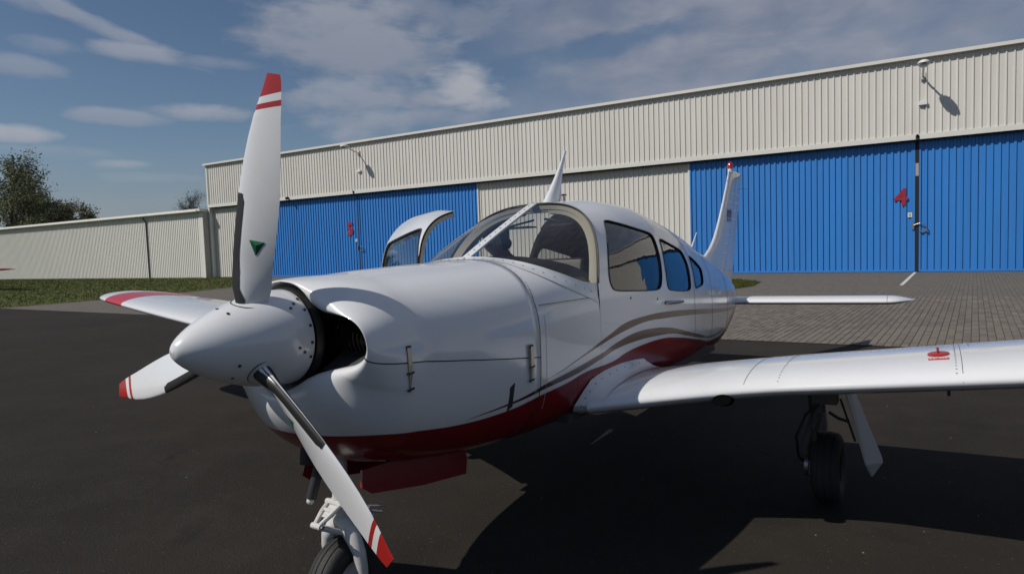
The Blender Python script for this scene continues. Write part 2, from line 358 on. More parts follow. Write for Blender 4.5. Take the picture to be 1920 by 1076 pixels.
BPTS = [(1.345, 0, .2652), (1.347, .12, .259), (1.352, .234, .2455), (1.375, .345, .2225), (1.442, .424, .190), (1.559, .482, .147), (1.70, .518, .105), (1.80, .545, .089)]
CZ = -.02
def rear_s(phi):
    z = math.cos(phi); return 1.172+.105*min(max((z-.15)/.75, 0), 1)
def build_fuselage():
    N = 150
    sig = np.r_[np.arange(1.80, 4.12, .018), np.arange(4.14, 6.5, .07), 6.5]
    R = np.zeros((len(sig), N, 3))
    for i, s in enumerate(sig):
        q = ring(prm(CAB, s), N)
        for j in range(N): R[i, j] = (s+hshift(s, q[j, 1]), q[j, 0], q[j, 1])
    nr = len(sig); V = R.reshape(-1, 3).copy(); F = np.array(gridF(nr, N, True)); C = V[F].mean(1)
    cls = np.zeros(len(F), int); polys = [None, WIN1, WIN2, WIN3, WIN2, WIN3, DOORP]
    side = [0, 1, 1, 1, -1, -1, -1]
    for k in range(1, 7):
        ins = inside(polys[k], C[:, 0], C[:, 2]) & (C[:, 1]*side[k] > (.22 if k == 6 else .05))
        cls[ins] = k
    # pull border vertices onto the true window outlines
    vk = {}
    for f, c in zip(F, cls):
        for v in f: vk.setdefault(v, set()).add(int(c))
    for v, ks in vk.items():
        k = max(ks)
        if len(ks) > 1 and k > 0:
            if k == 6 and V[v, 2] > .45: continue
            s, z = closest(polys[k], V[v, 0], V[v, 2]); V[v] = (s, side[k]*cab_y(s, z), z)
    def sub(k, off=0.0):
        ff = F[cls == k]; ids = np.unique(ff); mp = {o: n for n, o in enumerate(ids)}; P = V[ids].copy()
        if off:
            for n in range(len(P)):
                y, z = P[n, 1], P[n, 2]; L = math.hypot(y, z+.1)+1e-9; P[n, 1] -= off*y/L; P[n, 2] -= off*(z+.1)/L
        return P, [tuple(mp[v] for v in f) for f in ff]
    # skin: forward deck under the windscreen plus the cabin and tail cone
    mb = MB(); P, ff = sub(0); mb.add([A(*p) for p in P], ff)
    ds = np.linspace(1.10, 1.80, 30); D = []
    R0 = ring(prm(DECK, 1.2), N); fr = np.array([rear_s(math.atan2(y, z-CZ))-.010 for y, z in R0])
    for s in ds:
        row = []
        for j in range(N):
            q = fr[j]+(s-1.10)/.70*(1.80-fr[j]); row.append((q, j))
        cache = {}
        for q, j in row:
            k = round(q, 3)
            if k not in cache: cache[k] = ring(prm(DECK, k), N)
            y, z = cache[k][j]; D.append(A(q, y, z))
    Dl = np.array(D); sbx = [b[1] for b in BPTS]; sbs = [b[0] for b in BPTS]
    def under_glass(f):
        c = Dl[list(f)].mean(0); return c[2]-HZ > .06 and c[0] > np.interp(abs(c[1]), sbx, sbs)+.022
    mb.add(D, [f for f in gridF(len(ds), N, True) if not under_glass(f)])
    end = [A(*p) for p in R[-1]]; tipc = []
    for f, ss in ((1, 6.5), (.8, 6.545), (.45, 6.575)):
        tipc += [A(ss, p[1]*f, -.29+(p[2]+.29)*f) for p in R[-1]]
    mb.add(tipc, gridF(3, N, True) + [tuple(2*N+k for k in range(N))])
    fus = mb.build('fuselage', livery_m, plane, sharp=50)
    P, ff = sub(0, .035)
    keep = [f for f in ff if np.mean([P[v, 0] for v in f]) < 4.3]
    mk('cabin_lining', [A(*p) for p in P], keep, liner, plane)
    for k, nm in ((1, 'side_window'), (2, 'side_window'), (3, 'side_window'), (4, 'side_window'), (5, 'side_window')):
        P, ff = sub(k, .006); w = mk(nm, [A(*p) for p in P], ff, glass_side, plane)
        out = [A(s, side[k]*(cab_y(s, z)+.002), z) for s, z in polys[k]]; out.append(out[0])
        MB().tube(out, .0042, 6, False).build('window_seal', seal, w)
    return fus, V, F, cls, R
fus, FV, FF, FC, FR = build_fuselage()
plane_parts = {}

# --- open starboard cabin door: the piece of skin that fits the opening, swung forward on its front hinge
def build_door():
    PIV = np.array((1.97, -.56)); OFF = np.array((-.12, -.235)); r = math.radians(60); DZ = .03
    def sw(p):
        ds, dy = p[0]-PIV[0], p[1]-PIV[1]
        return A(PIV[0]+OFF[0]+ds*math.cos(r)+dy*math.sin(r), PIV[1]+OFF[1]-ds*math.sin(r)+dy*math.cos(r), p[2]+DZ)
    ns, nz = 46, 60; V = []; ok = []
    zs = np.r_[np.linspace(-.42, .50, 44), np.linspace(.515, .632, 16)]
    P = np.zeros((len(zs), ns, 3))
    for i, z in enumerate(zs):
        f = np.interp(z, [-.42, -.3, .10, .30, .47, .62], [2.0, 1.94, 1.945, 2.0, 2.09, 2.16]); b = np.interp(z, [-.42, -.3, .1, .4, .60], [2.75, 2.82, 2.85, 2.88, 2.86])
        for j in range(ns):
            s = f+(b-f)*j/(ns-1); P[i, j] = (s, -cab_y(s, z), z)
    V = P.reshape(-1, 3); F = np.array(gridF(len(zs), ns)); C = V[F].mean(1)
    ins = inside(WIN1, C[:, 0], C[:, 2]); vk = {}
    F2 = F[(C[:, 1] < -.20)]; ins = ins[(C[:, 1] < -.20)]
    for f, c in zip(F2, ins):
        for v in f: vk.setdefault(v, set()).add(bool(c))
    for v, ks in vk.items():
        if len(ks) > 1:
            s, z = closest(WIN1, V[v, 0], V[v, 2]); V[v] = (s, -cab_y(s, z), z)
    def inner(p, o): L = math.hypot(p[1], p[2]+.1); return (p[0], p[1]-o*p[1]/L, p[2]-o*(p[2]+.1)/L)
    def pack(ff, o=0):
        ids = np.unique(ff); mp = {a: n for n, a in enumerate(ids)}
        return [sw(inner(V[v], o)) for v in ids], [tuple(mp[v] for v in f) for f in ff]
    d = mk('cabin_door', *pack(F2[~ins]), white, plane)
    mk('door_lining', *pack(F2[~ins], .042), beige, d)
    w = mk('door_window', *pack(F2[ins], .006), glass_side, d)
    o = [sw((s, -cab_y(s, z)-.002, z)) for s, z in WIN1]; MB().tube(o+[o[0]], .006, 6, False).build('window_seal', seal, d)
    # edge of the door: black gasket with the trim lip behind it
    front = [P[i, 0] for i in range(len(zs)) if P[i, 0][1] < -.20]; rear = [P[i, -1] for i in range(len(zs)) if P[i, -1][1] < -.20]
    loop = front + rear[::-1] + [front[0]]
    pr = MB(); V0 = []; 
    for p in loop: V0 += [sw(p), sw(inner(p, .014)), sw(inner(p, .042))]
    n = len(loop); Fs = []; fm = []
    for i in range(n-1):
        for k in range(2): Fs.append((i*3+k, i*3+k+1, i*3+k+4, i*3+k+3)); fm.append(k)
    mk('door_gasket', V0, Fs, [seal, beige], d, fm=fm)
build_door()

# --- windscreen
def bcurve(u):
    us = np.linspace(0, 1, len(BPTS)); return np.array([pchip(us, [b[k] for b in BPTS], u) for k in range(3)])
def hoop_curve(u):
    R = FR[0]; P = R[(R[:, 1] >= -1e-6) & (R[:, 2] > .086)]; P = P[np.argsort(P[:, 1] + (P[:, 2] < 0))]; P = P[np.argsort(-P[:, 2])]
    L = np.r_[0, np.cumsum(np.linalg.norm(np.diff(P, axis=0), axis=1))]; t = u*L[-1]
    return np.array([np.interp(t, L, P[:, k]) for k in range(3)])
def ws_pt(u, v, off=0.0, side=1):
    b, e = bcurve(u), hoop_curve(u); p = b+(e-b)*v
    bul = .017*4*v*(1-v)*(.35+.65*math.sin(PI*min(u*1.1, 1)))*(1-u)**.35
    n = np.array((-.55, .75*u, .55)); n /= np.linalg.norm(n); p = p+n*(bul+off)
    return A(p[0], side*p[1], p[2])
def build_windscreen():
    for side in (1, -1):
        nu, nv = 40, 24
        V = [ws_pt(i/(nu-1), j/(nv-1), -.002, side) for i in range(nu) for j in range(nv)]
        w = mk('windscreen', V, gridF(nu, nv), glass, plane)
        pts = [ws_pt(i/60, 1.0, .003, side) for i in range(61)]; MB().tube(pts, .0048, 6).build('windscreen_seal', seal, w)
        # tan trim of the hoop just behind the glass, facing forward
        V = []; n = 60
        for i in range(n):
            u = i/(n-1); e = hoop_curve(u); c = np.array((e[0], 0, .10)); d = c-e; d /= np.linalg.norm(d); wd = .062 if u > .12 else .05
            for ins, ds in ((.006, .012), (.012, .002), (wd, .008), (wd+.004, .03), (wd, .07)):
                q = e+d*ins; V.append(A(q[0]+ds, side*q[1], q[2]))
        mk('hoop_trim', V, gridF(n, 5), beige, plane, sharp=60)
        # riveted base strip following the foot of the glass
        LPTS = [(1.27, 0), (1.272, .12), (1.277, .25), (1.288, .36), (1.345, .444), (1.475, .508), (1.64, .541), (1.79, .555)]
        V = []; n = 44; us = np.linspace(0, 1, len(LPTS))
        for i in range(n):
            u = i/(n-1); b = bcurve(u); l = np.array([pchip(us, [q[k] for q in LPTS], u) for k in range(2)])
            for k in range(5):
                t = k/4; s = b[0]+(l[0]-b[0])*t-.0; y = b[1]+(l[1]-b[1])*t
                z = b[2] if k == 0 else min(zdeck(s, y), b[2]+.02)
                if u > .9 and k > 0: z = min(z, b[2]-.012*k)
                V.append(A(s, side*(y+.0035), z+(.016, .005, .004, .003, .0012)[k]))
        st = mk('windscreen_base_strip', V, gridF(n, 5), white, plane)
        rv = MB()
        for i in range(1, n, 3):
            q = V[i*5+2]; rv.ball((q[0], q[1], q[2]+.001), (.004, .004, .003), 6, 4)
        rv.build('rivets', greymetal, st, kind='stuff')
    # centre strip
    V = []; n = 30
    for i in range(n):
        v = -.02+1.06*i/(n-1); p = ws_pt(0, min(max(v, 0), 1), .004, 1)
        if v > 1: p = (p[0]+(v-1)*2.2, p[1], p[2]+(v-1)*.22)
        for dy, o in ((-.029, -.004), (-.027, .005), (.027, .005), (.029, -.004)): V.append((p[0]-o*.5, p[1]+dy, p[2]+o))
    cs = mk('windscreen_centre_strip', V, gridF(n, 4), white, plane, sharp=40)
    rv = MB()
    for i in range(2, n-1, 2):
        p = V[i*4+1]; q = V[i*4+2]; rv.ball(((p[0]+q[0])/2-.002, (p[1]+q[1])/2, (p[2]+q[2])/2+.001), (.0045, .0045, .003), 6, 4)
    rv.build('rivets', greymetal, cs, kind='stuff')
build_windscreen()

# --- engine cowling: upper and lower halves with the two cooling inlets
OPEN = [(0, .205), (.06, .197), (.105, .17), (.14, .122), (.19, .092), (.26, .083), (.345, .073), (.400, .042), (.426, -.008), (.414, -.057), (.370, -.093), (.29, -.112), (.21, -.123), (.145, -.147), (.09, -.182), (.045, -.202), (0, -.207)]
def open_r():
    P = np.array(chaikin(OPEN, 2, closed=False)); ang = np.arctan2(P[:, 0], P[:, 1]-CZ); r = np.hypot(P[:, 0], P[:, 1]-CZ); o = np.argsort(ang); return ang[o], r[o]
OA, OR = open_r()
def opening(phi):
    a = abs((phi+PI) % (2*PI)-PI); r = np.interp(a, OA, OR); return r
def sect_r(s):
    P = ring(prm(COWL, s), 400); P = P[P[:, 0] >= -1e-9]; ang = np.arctan2(P[:, 0], P[:, 1]-CZ); r = np.hypot(P[:, 0], P[:, 1]-CZ); o = np.argsort(ang); return ang[o], r[o]
def split_z(s): return float(np.interp(s, [.2, .57, 1.3], [-.086, -.135, -.222]))
def phis(s):
    a, r = sect_r(s); z = CZ+r*np.cos(a); return float(np.interp(-split_z(s), -z, a))
PH0 = math.atan2(.405, -.055-CZ)
def cowl_rows(half):
    nt = 97; T = np.linspace(-1, 1, nt); rows = []
    s1 = .46; a1, r1 = sect_r(s1); pf1 = phis(s1)
    def ph(t, pf): return t*pf if half == 'upper' else (PI - (1-abs(t))*0 - 0 if False else None)
    def ang(t, pf):
        if half == 'upper': return t*pf
        return PI + t*(PI-pf)           # runs from pf (port) through the belly to -pf
    nb = 22
    inner = [(.20, .94), (.11, .955), (.045, .985)]
    for d, k in inner:
        row = []
        for t in T:
            p0 = ang(t, PH0); r0 = opening(p0); s0 = nose_s(p0); r = r0*k; row.append((s0+d, r*math.sin(p0), CZ+r*math.cos(p0)))
        rows.append(row)
    for i in range(nb):
        q = i/(nb-1); row = []
        for t in T:
            p0, p1 = ang(t, PH0), ang(t, pf1); r0 = opening(p0); a = abs((p1+PI) % (2*PI)-PI); rq = np.interp(a, a1, r1); s0 = nose_s(p0)
            dr = rq-r0; lip = min(.05, .02+.10*max(dr, 0)); c = -math.cos(p0)
            fwd = .055+.03*max(0, c)
            # bezier in (s, radius)
            b0 = (s0, r0); b1 = (s0-fwd, r0+dr*(.30 if c < .3 else .22)); b2 = (s0-.02+.20*max(0, c), r0+dr*(.97 if c < .3 else .96)); b3 = (s1, rq)
            w = ((1-q)**3, 3*q*(1-q)**2, 3*q*q*(1-q), q**3)
            s = sum(w[k]*b[0] for k, b in enumerate((b0, b1, b2, b3))); r = sum(w[k]*b[1] for k, b in enumerate((b0, b1, b2, b3)))
            p = p0+(p1-p0)*q; row.append((s, r*math.sin(p), CZ+r*math.cos(p)))
        rows.append(row)
    for k in range(1, 15):
        row = []
        for t in T:
            sr = rear_s(ang(t, phis(1.15))); s = s1+(sr-s1)*k/14; a_, r_ = SR(s); pf = PF(s); p = ang(t, pf); a = abs((p+PI) % (2*PI)-PI); r = np.interp(a, a_, r_)+.0014
            row.append((s, r*math.sin(p), CZ+r*math.cos(p)))
        rows.append(row)
    # returned edge at the firewall
    rows.append([(s+.0015, y*.994, CZ+(z-CZ)*.994) for s, y, z in rows[-1]])
    return rows
_c = {}
def SR(s):
    k = round(s, 2)
    if k not in _c: _c[k] = sect_r(k)
    return _c[k]
_p = {}
def PF(s):
    k = round(s, 2)
    if k not in _p: _p[k] = phis(k)
    return _p[k]
def nose_s(phi):
    c = math.cos(phi); return .20-.012*max(c, 0)**2-.075*max(-c, 0)**1.5
def build_cowl():
    edge = []
    for half in ('upper', 'lower'):
        rows = cowl_rows(half); V = [A(*p) for r in rows for p in r]
        if half == 'upper':
            edge = [[r[-1] for r in rows[3:-1]], [r[0] for r in rows[3:-1]]]
        o = mk(half+'_cowling', V, gridF(len(rows), len(rows[0])), livery_m, plane)
        if half == 'upper': seam_u = rows[-2]
        else: seam_l = rows[-2]
    def outw(p, o): L = math.hypot(p[1], p[2]-CZ); return (p[0], p[1]+o*p[1]/L, p[2]+o*(p[2]-CZ)/L)
    for e in edge: MB().tube([A(*outw(p, -.0012)) for p in e], .0028, 6).build('cowling_joint', seal, plane)
    for e in (seam_u, seam_l): MB().tube([A(p[0]+.003, p[1], p[2]) for p in [outw(q, -.001) for q in e]], .0026, 6).build('firewall_joint', seal, plane)
build_cowl()
# dark engine bay: baffles, cylinder barrels with fins, starter ring gear behind the spinner
mb = MB(); mb.box((.50, -.34, HZ-.30), (1.02, .34, HZ+.08)); mb.build('engine_block', dark, plane, smooth=False)
for sd in (1, -1):
    mb = MB()
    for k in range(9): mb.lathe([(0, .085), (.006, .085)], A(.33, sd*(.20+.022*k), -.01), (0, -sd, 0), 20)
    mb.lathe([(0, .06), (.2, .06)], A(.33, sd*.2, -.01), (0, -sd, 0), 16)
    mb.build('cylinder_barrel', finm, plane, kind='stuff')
    V = []
    for i in range(14):
        y = .15+.25*i/13
        for j in range(6):
            s = .215+.26*j/5; V.append(A(s, sd*y*(1-.012*j), -.128+.085*((y-.15)/.25)**4+.155*(j/5)**1.2))
    mk('inlet_floor', V, gridF(14, 6), baffle, plane)
    V = []
    for i in range(8):
        for j in range(6): V.append(A(.215+.26*j/5, sd*(.405-.03*j/5), -.10+.12*i/7))
    mk('inlet_wall', V, gridF(8, 6), baffle, plane)
mb = MB(); mb.lathe([(0, .06), (0, .185), (.012, .190), (.03, .190), (.03, .05)], A(.172, 0, 0), (1, 0, 0), 64); mb.lathe([(0, .03), (.30, .05)], A(.18, 0, 0), (1, 0, 0), 16)
mb.build('starter_ring_gear', mat('sooty_metal', (.03, .029, .028), .45, .6), plane)

# --- propeller: spinner and three blades
TH0 = .26; RP = .94
mb = MB()
prof = [(-.270, .0), (-.2685, .012), (-.262, .025), (-.25, .039), (-.225, .060), (-.19, .083), (-.14, .110), (-.08, .135), (-.02, .155), (.05, .171), (.11, .1785), (.16, .181), (.166, .179), (.166, .10)]
ps = [p[0] for p in prof[:-2]]; pv = [p[1] for p in prof[:-2]]
fine = [(s, pchip(ps, pv, s)) for s in np.r_[np.linspace(-.27, -.2, 16), np.linspace(-.19, .16, 26)]] + prof[-2:]
mb.lathe(fine, A(0, 0, 0), (1, 0, 0), 72); spin = mb.build('spinner', white, plane, sharp=50)
mb = MB()
def sp_pt(s, th, o=0.0): r = pchip(ps, pv, s)+o; return A(s, r*math.sin(th), r*math.cos(th))
for k in range(3):
    b = TH0+k*2*PI/3
    for ds, da in ((.152, .40), (.152, .70), (.152, -.40), (.152, -.70), (.122, .52), (.122, -.52), (.152, 1.05), (.10, .62), (.10, -.62), (-.10, .25), (-.10, -.25)):
        p = Vector(sp_pt(ds, b+da)); q = Vector(sp_pt(ds, b+da, .003)); mb.tube([p, q], .0058, 8)
mb.build('spinner_screws', mat('dark_screw', (.07, .065, .06), .35, .7), spin, kind='stuff')
BL_R = [.10, .135, .16, .20, .25, .31, .38, .45, .51, .525, .58, .65, .72, .79]
CH = ([.10, .14, .21, .31, .42, .51, .60, .68, .74, .80, .845, .90, .94], [.085, .104, .138, .150, .161, .166, .160, .146, .133, .115, .101, .078, .058])
LEF = ([.10, .14, .21, .31, .51, .74, .845, .90, .94], [.40, .40, .46, .50, .52, .555, .54, .50, .46])
TW = ([.10, .2, .3, .5, .7, .94], [40, 32, 26, 18, 13, 9])
def blade(k):
    th = TH0+k*2*PI/3; er = Vector((0, math.sin(th), math.cos(th))); et = Vector((0, -math.cos(th), math.sin(th))); ef = Vector((-1, 0, 0))
    rows = BL_R + [.80, .8235, .826, .8455, .848, .868, .871, .90, .93, .938, .94]
    nc = 13; xs = [0, .012, .04, .09, .18, .3, .42, .55, .68, .8, .9, .97, 1]
    V = []; fm = []
    def pt(r, x, sg, o=0.0):
        c = pchip(*CH, r); b = math.radians(pchip(*TW, r)); lf = pchip(*LEF, r); tk = c*np.interp(r, [.1, .16, .25, .5, .94], [.85, .5, .22, .12, .07])
        yt = 5*tk*(.2969*math.sqrt(x)-.126*x-.3516*x*x+.2843*x**3-.1036*x**4); 
        n = yt*(1.25 if sg > 0 else .75)*(.5 if False else 1)+o
        slant = 0
        if r > .80: slant = -.030*(.5-x)*min(1, (r-.80)/.02)*min(1, (.94-r)/.03)
        ch = et*math.cos(b)+ef*math.sin(b); nn = ef*math.cos(b)-et*math.sin(b)
        # blade planform: distance forward of the pitch axis
        q = er*(r+slant)+ch*(c*(lf-x))+nn*(n*sg); return A(q.x, q.y, q.z)
    NR = len(rows); loop = [(x, 1) for x in xs] + [(x, -1) for x in xs[-2:0:-1]]; NL = len(loop)
    for r in rows: V += [pt(r, x, sg) for x, sg in loop]
    F = gridF(NR, NL, True); 
    for i in range(NR-1):
        rm = (rows[i]+rows[i+1])/2; m = 1 if (.825 < rm < .8465 or rm > .8695) else 0
        fm += [m]*NL
    F.append(tuple((NR-1)*NL+j for j in range(NL))); fm.append(1)
    b = mk('propeller_blade', V, F, [white, bred], plane, fm=fm, sharp=60)
    # erosion boot on the leading edge
    xb = [(.20, -1), (.12, -1), (.06, -1), (.02, -1), (0, 1), (.02, 1), (.06, 1), (.12, 1), (.20, 1)]
    rr = [.13, .16, .20, .25, .31, .38, .45, .50, .518, .526]; V = []
    for r in rr: V += [pt(r, x*(1.0 if r < .515 else .75)*(2.0 if r < .17 else 1.0+max(0, .3-r)*3), sg, .0022) for x, sg in xb]
    bt = mk('leading_edge_boot', V, gridF(len(rr), len(xb)), black, b)
    # collar where the blade leaves the spinner
    MB().lathe([(0, .062), (.006, .066), (.02, .060)], A(*(er*.125)), Vector((0, -er.y, er.z)), 28).build('blade_collar', seal, b)
    # maker's triangle: three green facets on the front face
    r0, sz = .352, .036
    fc = [pt(r0, .5, 1, .0015)]
    def fp(dx, dr): 
        c = pchip(*CH, r0+dr); return pt(r0+dr, .60-dx/c, 1, .0012)
    a, bq, cq = fp(-.028, .021), fp(.028, .021), fp(0, -.031); o = fp(0, .006); o = tuple(np.array(o)+np.array(A(*(ef*.003)))-np.array(A(0, 0, 0)))
    mk('triangle_emblem', [a, bq, cq, o], [(0, 1, 3), (1, 2, 3), (2, 0, 3)], [GREENS[0], GREENS[1], GREENS[2]], b, smooth=False, fm=[0, 1, 2])
GREENS = [mat('emblem_green_light', (.02, .16, .07), .3), mat('emblem_green', (.008, .10, .04), .3), mat('emblem_green_dark', (.004, .05, .022), .3)]
for k in range(3): blade(k)
# --- wings
WY = [.42, .50, .62, .80, 1.0, 1.3, 1.5, 2.0, 2.75, 5.42, 5.62, 5.70, 5.75]
WLE = [1.48, 1.515, 1.57, 1.655, 1.74, 1.845, 1.878, 1.885, 1.895, 2.07, 2.12, 2.19, 2.34]
WTE = [3.44, 3.44, 3.44, 3.44, 3.44, 3.44, 3.44, 3.44, 3.44, 3.17, 3.12, 3.06, 2.95]
WTK = [.092, .092, .094, .098, .101, .105, .108, .110, .112, .112, .10, .08, .03]
ZL0 = -.478
def naca(x, tk, sg):
    yt = 5*tk*(.2969*math.sqrt(x)-.126*x-.3516*x*x+.2843*x**3-.1036*x**4); m_, p_ = .020, .42
    yc = m_/p_**2*(2*p_*x-x*x) if x < p_ else m_/(1-p_)**2*((1-2*p_)+2*p_*x-x*x)
    return yc+sg*yt
def wing_l(y, x, sg, o=0.0):
    le, te, tk = pchip(WY, WLE, y), pchip(WY, WTE, y), pchip(WY, WTK, y); c = te-le
    h = (naca(x, tk, sg))*c+o*sg; i = math.radians(4.0-1.8*(y/5.4))
    return le+x*c*math.cos(i)+h*math.sin(i), ZL0+math.tan(math.radians(6.3))*(y-1)+h*math.cos(i)-x*c*math.sin(i)
def wing_pt(y, x, sg, side, o=0.0):
    s, z = wing_l(y, x, sg, o); return A(s, side*y, z)
def wing(side):
    ys = sorted(set([.58, .62, .7, .8, .9, 1.0, 1.1, 1.2, 1.3, 1.4, 1.5, 1.7, 2.0, 2.35, 2.75, 3.2, 3.7, 4.2, 4.6, 4.98, 4.985, 5.1, 5.39, 5.395, 5.42, 5.47, 5.52, 5.57, 5.62, 5.66, 5.70, 5.73, 5.75]))
    nx = 26; xs = [(1-math.cos(PI*i/(nx-1)))/2 for i in range(nx)]; xs = [x**1.25 for x in xs]
    loop = [(x, 1) for x in xs] + [(x, -1) for x in xs[-2:0:-1]]; V = []; fm = []
    for y in ys: V += [wing_pt(y, x, sg, side) for x, sg in loop]
    F = gridF(len(ys), len(loop), True)
    for i in range(len(ys)-1):
        ym = (ys[i]+ys[i+1])/2; fm += [1 if 4.985 < ym < 5.39 else 0]*len(loop)
    F.append(tuple((len(ys)-1)*len(loop)+j for j in range(len(loop)))); fm.append(0)
    w = mk('wing', V, F, [white, mat('faded_red_paint', (.46, .045, .055), .3, 0, .4, .2)], plane, fm=fm, sharp=60)
    # skin joints, rivet lines
    def joint(pts): MB().tube(pts, .0017, 5).build('skin_joint', joint_grey, w)
    def seam(y0, x0=0.0, x1=.95, y1=None): joint([wing_pt(y0+((y1 or y0)-y0)*t, x0+(x1-x0)*t, 1, side, .0003) for t in np.linspace(0, 1, 30)])
    seam(1.29, .0, .60); seam(2.19, .0, .62); seam(4.98, 0, .97)
    joint([wing_pt(2.19, x, -1, side, .0003) for x in np.linspace(0, .3, 12)])
    rv = MB()
    def rivet(y, x): p = Vector(wing_pt(y, x, 1, side, .0005)); rv.ball(tuple(p), (.0042, .0042, .0028), 6, 4)
    for k in range(22): rivet(1.445, .02+.020*k)
    for k in range(22): rivet(2.168, .02+.020*k)
    for k in range(70): rivet(1.32+.035*k, .36)
    for k in range(20): rivet(2.225, .30+.02*k)
    rv.build('rivets', greymetal, w, kind='stuff')
    # riveted root fairing between wing and fuselage
    V = []; xs2 = [(-1, .06), (-1, .035), (-1, .018), (-1, .006), (1, .0), (1, .012), (1, .03), (1, .06), (1, .10), (1, .15), (1, .20), (1, .26), (1, .32), (1, .38), (1, .44), (1, .455)]
    for sg, x in xs2:
        for k in range(6):
            t = k/5; s, z = wing_l(.60, x, sg); s2, z2 = wing_l(.66, x, sg, .002)
            ang = 1.0 if x > .05 else x/.05; sgn = 1 if sg > 0 else -1
            up = (1-t)**2*.058*ang*(1 if sg > 0 else .35); zz = z+(z2-z)*t+sgn*up+(.0025 if sg > 0 else -.0025); ss = s+(s2-s)*t-(1-ang)*(1-t)**2*.012
            y0 = cab_y(max(s, 1.8), z+sgn*.058*ang*(1 if sg > 0 else .35))+.001; y = y0+(.66-y0)*(t**.9)
            V.append(A(ss, side*y, zz))
    fr = mk('wing_root_fairing', V, gridF(len(xs2), 6), white, plane, sharp=50)
    rv = MB()
    for i in range(2, len(xs2)-1): q = V[i*6+1]; rv.ball(q, .0045, 6, 4)
    rv.build('rivets', greymetal, fr, kind='stuff')
    # fuel cap with tab and placard
    yc, xc = 2.105, .175
    c = Vector(wing_pt(yc, xc, 1, side)); px = Vector(wing_pt(yc, xc+.03, 1, side)); py = Vector(wing_pt(yc+.05, xc, 1, side))
    ex = (px-c).normalized(); n = ex.cross((py-c).normalized()).normalized(); n = n if n.z > 0 else -n; ey = n.cross(ex)*(1 if side < 0 else 1)
    mb = MB(); mb.lathe([(0, .044), (.006, .044), (.009, .040), (.010, 0)], c, n, 28)
    a = c+n*.01; mb.tube([a, a+n*.020-ex*.003], .005, 8); mb.ball(tuple(a+n*.021-ex*.003), .006, 8, 6)
    mb.build('fuel_cap', bred, w, sharp=40)
    if side > 0:
        R3 = Matrix((ey.normalized(), -ex, n)).transposed()
        if (R3 @ Vector((1, 0, 0))).dot(py-c) < 0: R3 = Matrix((-ey.normalized(), ex, n)).transposed()
        o = Vector(wing_pt(yc, xc-.052, 1, side))+n*.002
        mb = MB(); mb.box((-.040, -.013, -.003), (.040, .013, .0012), R3, o); mb.build('fuel_placard', bred, w, smooth=False)
        mb = MB(); x = -.034
        for wd in (.010, .012, .007, .012, .010, .011): mb.box((x, -.0065, .0012), (x+wd-.003, .0065, .002), R3, o); x += .0118
        mb.build('placard_lettering', white, w, smooth=False)
    # fresh air inlet in the leading edge, drains
    yl = 1.20; p = [Vector(wing_pt(yl-.05, .003, -1, side)), Vector(wing_pt(yl+.05, .003, -1, side))]; mid = (p[0]+p[1])/2+Vector((-.010, 0, -.018))
    mb = MB(); ax = Vector((-1, 0, .25)).normalized(); mb.lathe([(-.05, .048), (.008, .048), (.010, .044), (.006, .042), (.006, 0)], mid, ax, 24)
    ey2 = (p[1]-p[0]).normalized(); mb.xf(lambda v: tuple(Vector(v) - ax.cross(ey2)*((Vector(v)-mid).dot(ax.cross(ey2)))*.45))
    mb.build('air_inlet', MATS.get('inlet_black') or mat('inlet_black', (.003, .003, .003), 1.0, 0, .05), w)
    mb = MB()
    for yy in (2.14, 2.45): q = Vector(wing_pt(yy, .06, -1, side)); mb.tube([q, q-Vector((0, 0, .022))], .006, 8)
    mb.build('fuel_drain', seal, w, kind='stuff')
    # flap and aileron gaps near the trailing edge
    joint([wing_pt(y, .80, 1, side) for y in np.linspace(.7, 2.9, 20)]); joint([wing_pt(y, .80, 1, side) for y in np.linspace(2.95, 4.9, 20)])
    # navigation light at the tip
    q = Vector(wing_pt(5.73, .12, 1, side)); mb = MB(); mb.ball(tuple(q+Vector((.02, side*.0, -.03))), (.05, .03, .028), 12, 8); mb.build('navigation_light', beaconred if side > 0 else mat('green_lens', (.02, .3, .12), .1), w)
for sd in (1, -1): wing(sd)

# --- stabilator
def stab(side):
    ys = [.05, .2, .6, 1.2, 1.70, 1.76, 1.82, 1.87, 1.91, 1.94]; nx = 18; xs = [((1-math.cos(PI*i/(nx-1)))/2)**1.2 for i in range(nx)]
    loop = [(x, 1) for x in xs] + [(x, -1) for x in xs[-2:0:-1]]; V = []
    for y in ys:
        le = 6.17+(.0 if y < 1.70 else .34*((y-1.70)/.24)**2.2); te = 6.90-(0 if y < 1.70 else .16*((y-1.70)/.24)**2); tk = .125*(1-max(0, (y-1.70)/.25)**2.4)
        for x, sg in loop: V.append(A(le+x*(te-le), side*y, -.338+naca(x, tk, sg)*(te-le)-.02*x))
    F = gridF(len(ys), len(loop), True)+[tuple((len(ys)-1)*len(loop)+j for j in range(len(loop)))]
    o = mk('stabilator', V, F, white, plane, sharp=60)
    pts = [V[4*len(loop)+j] for j in range(len(loop))]; MB().tube(pts, .002, 5).build('tip_joint', seal, o)
    MB().box((6.12, -side*.05-.05, HZ-.40), (6.17, -side*.05+.05, HZ-.27)).build('root_slot', seal, o, smooth=False)
for sd in (1, -1): stab(sd)

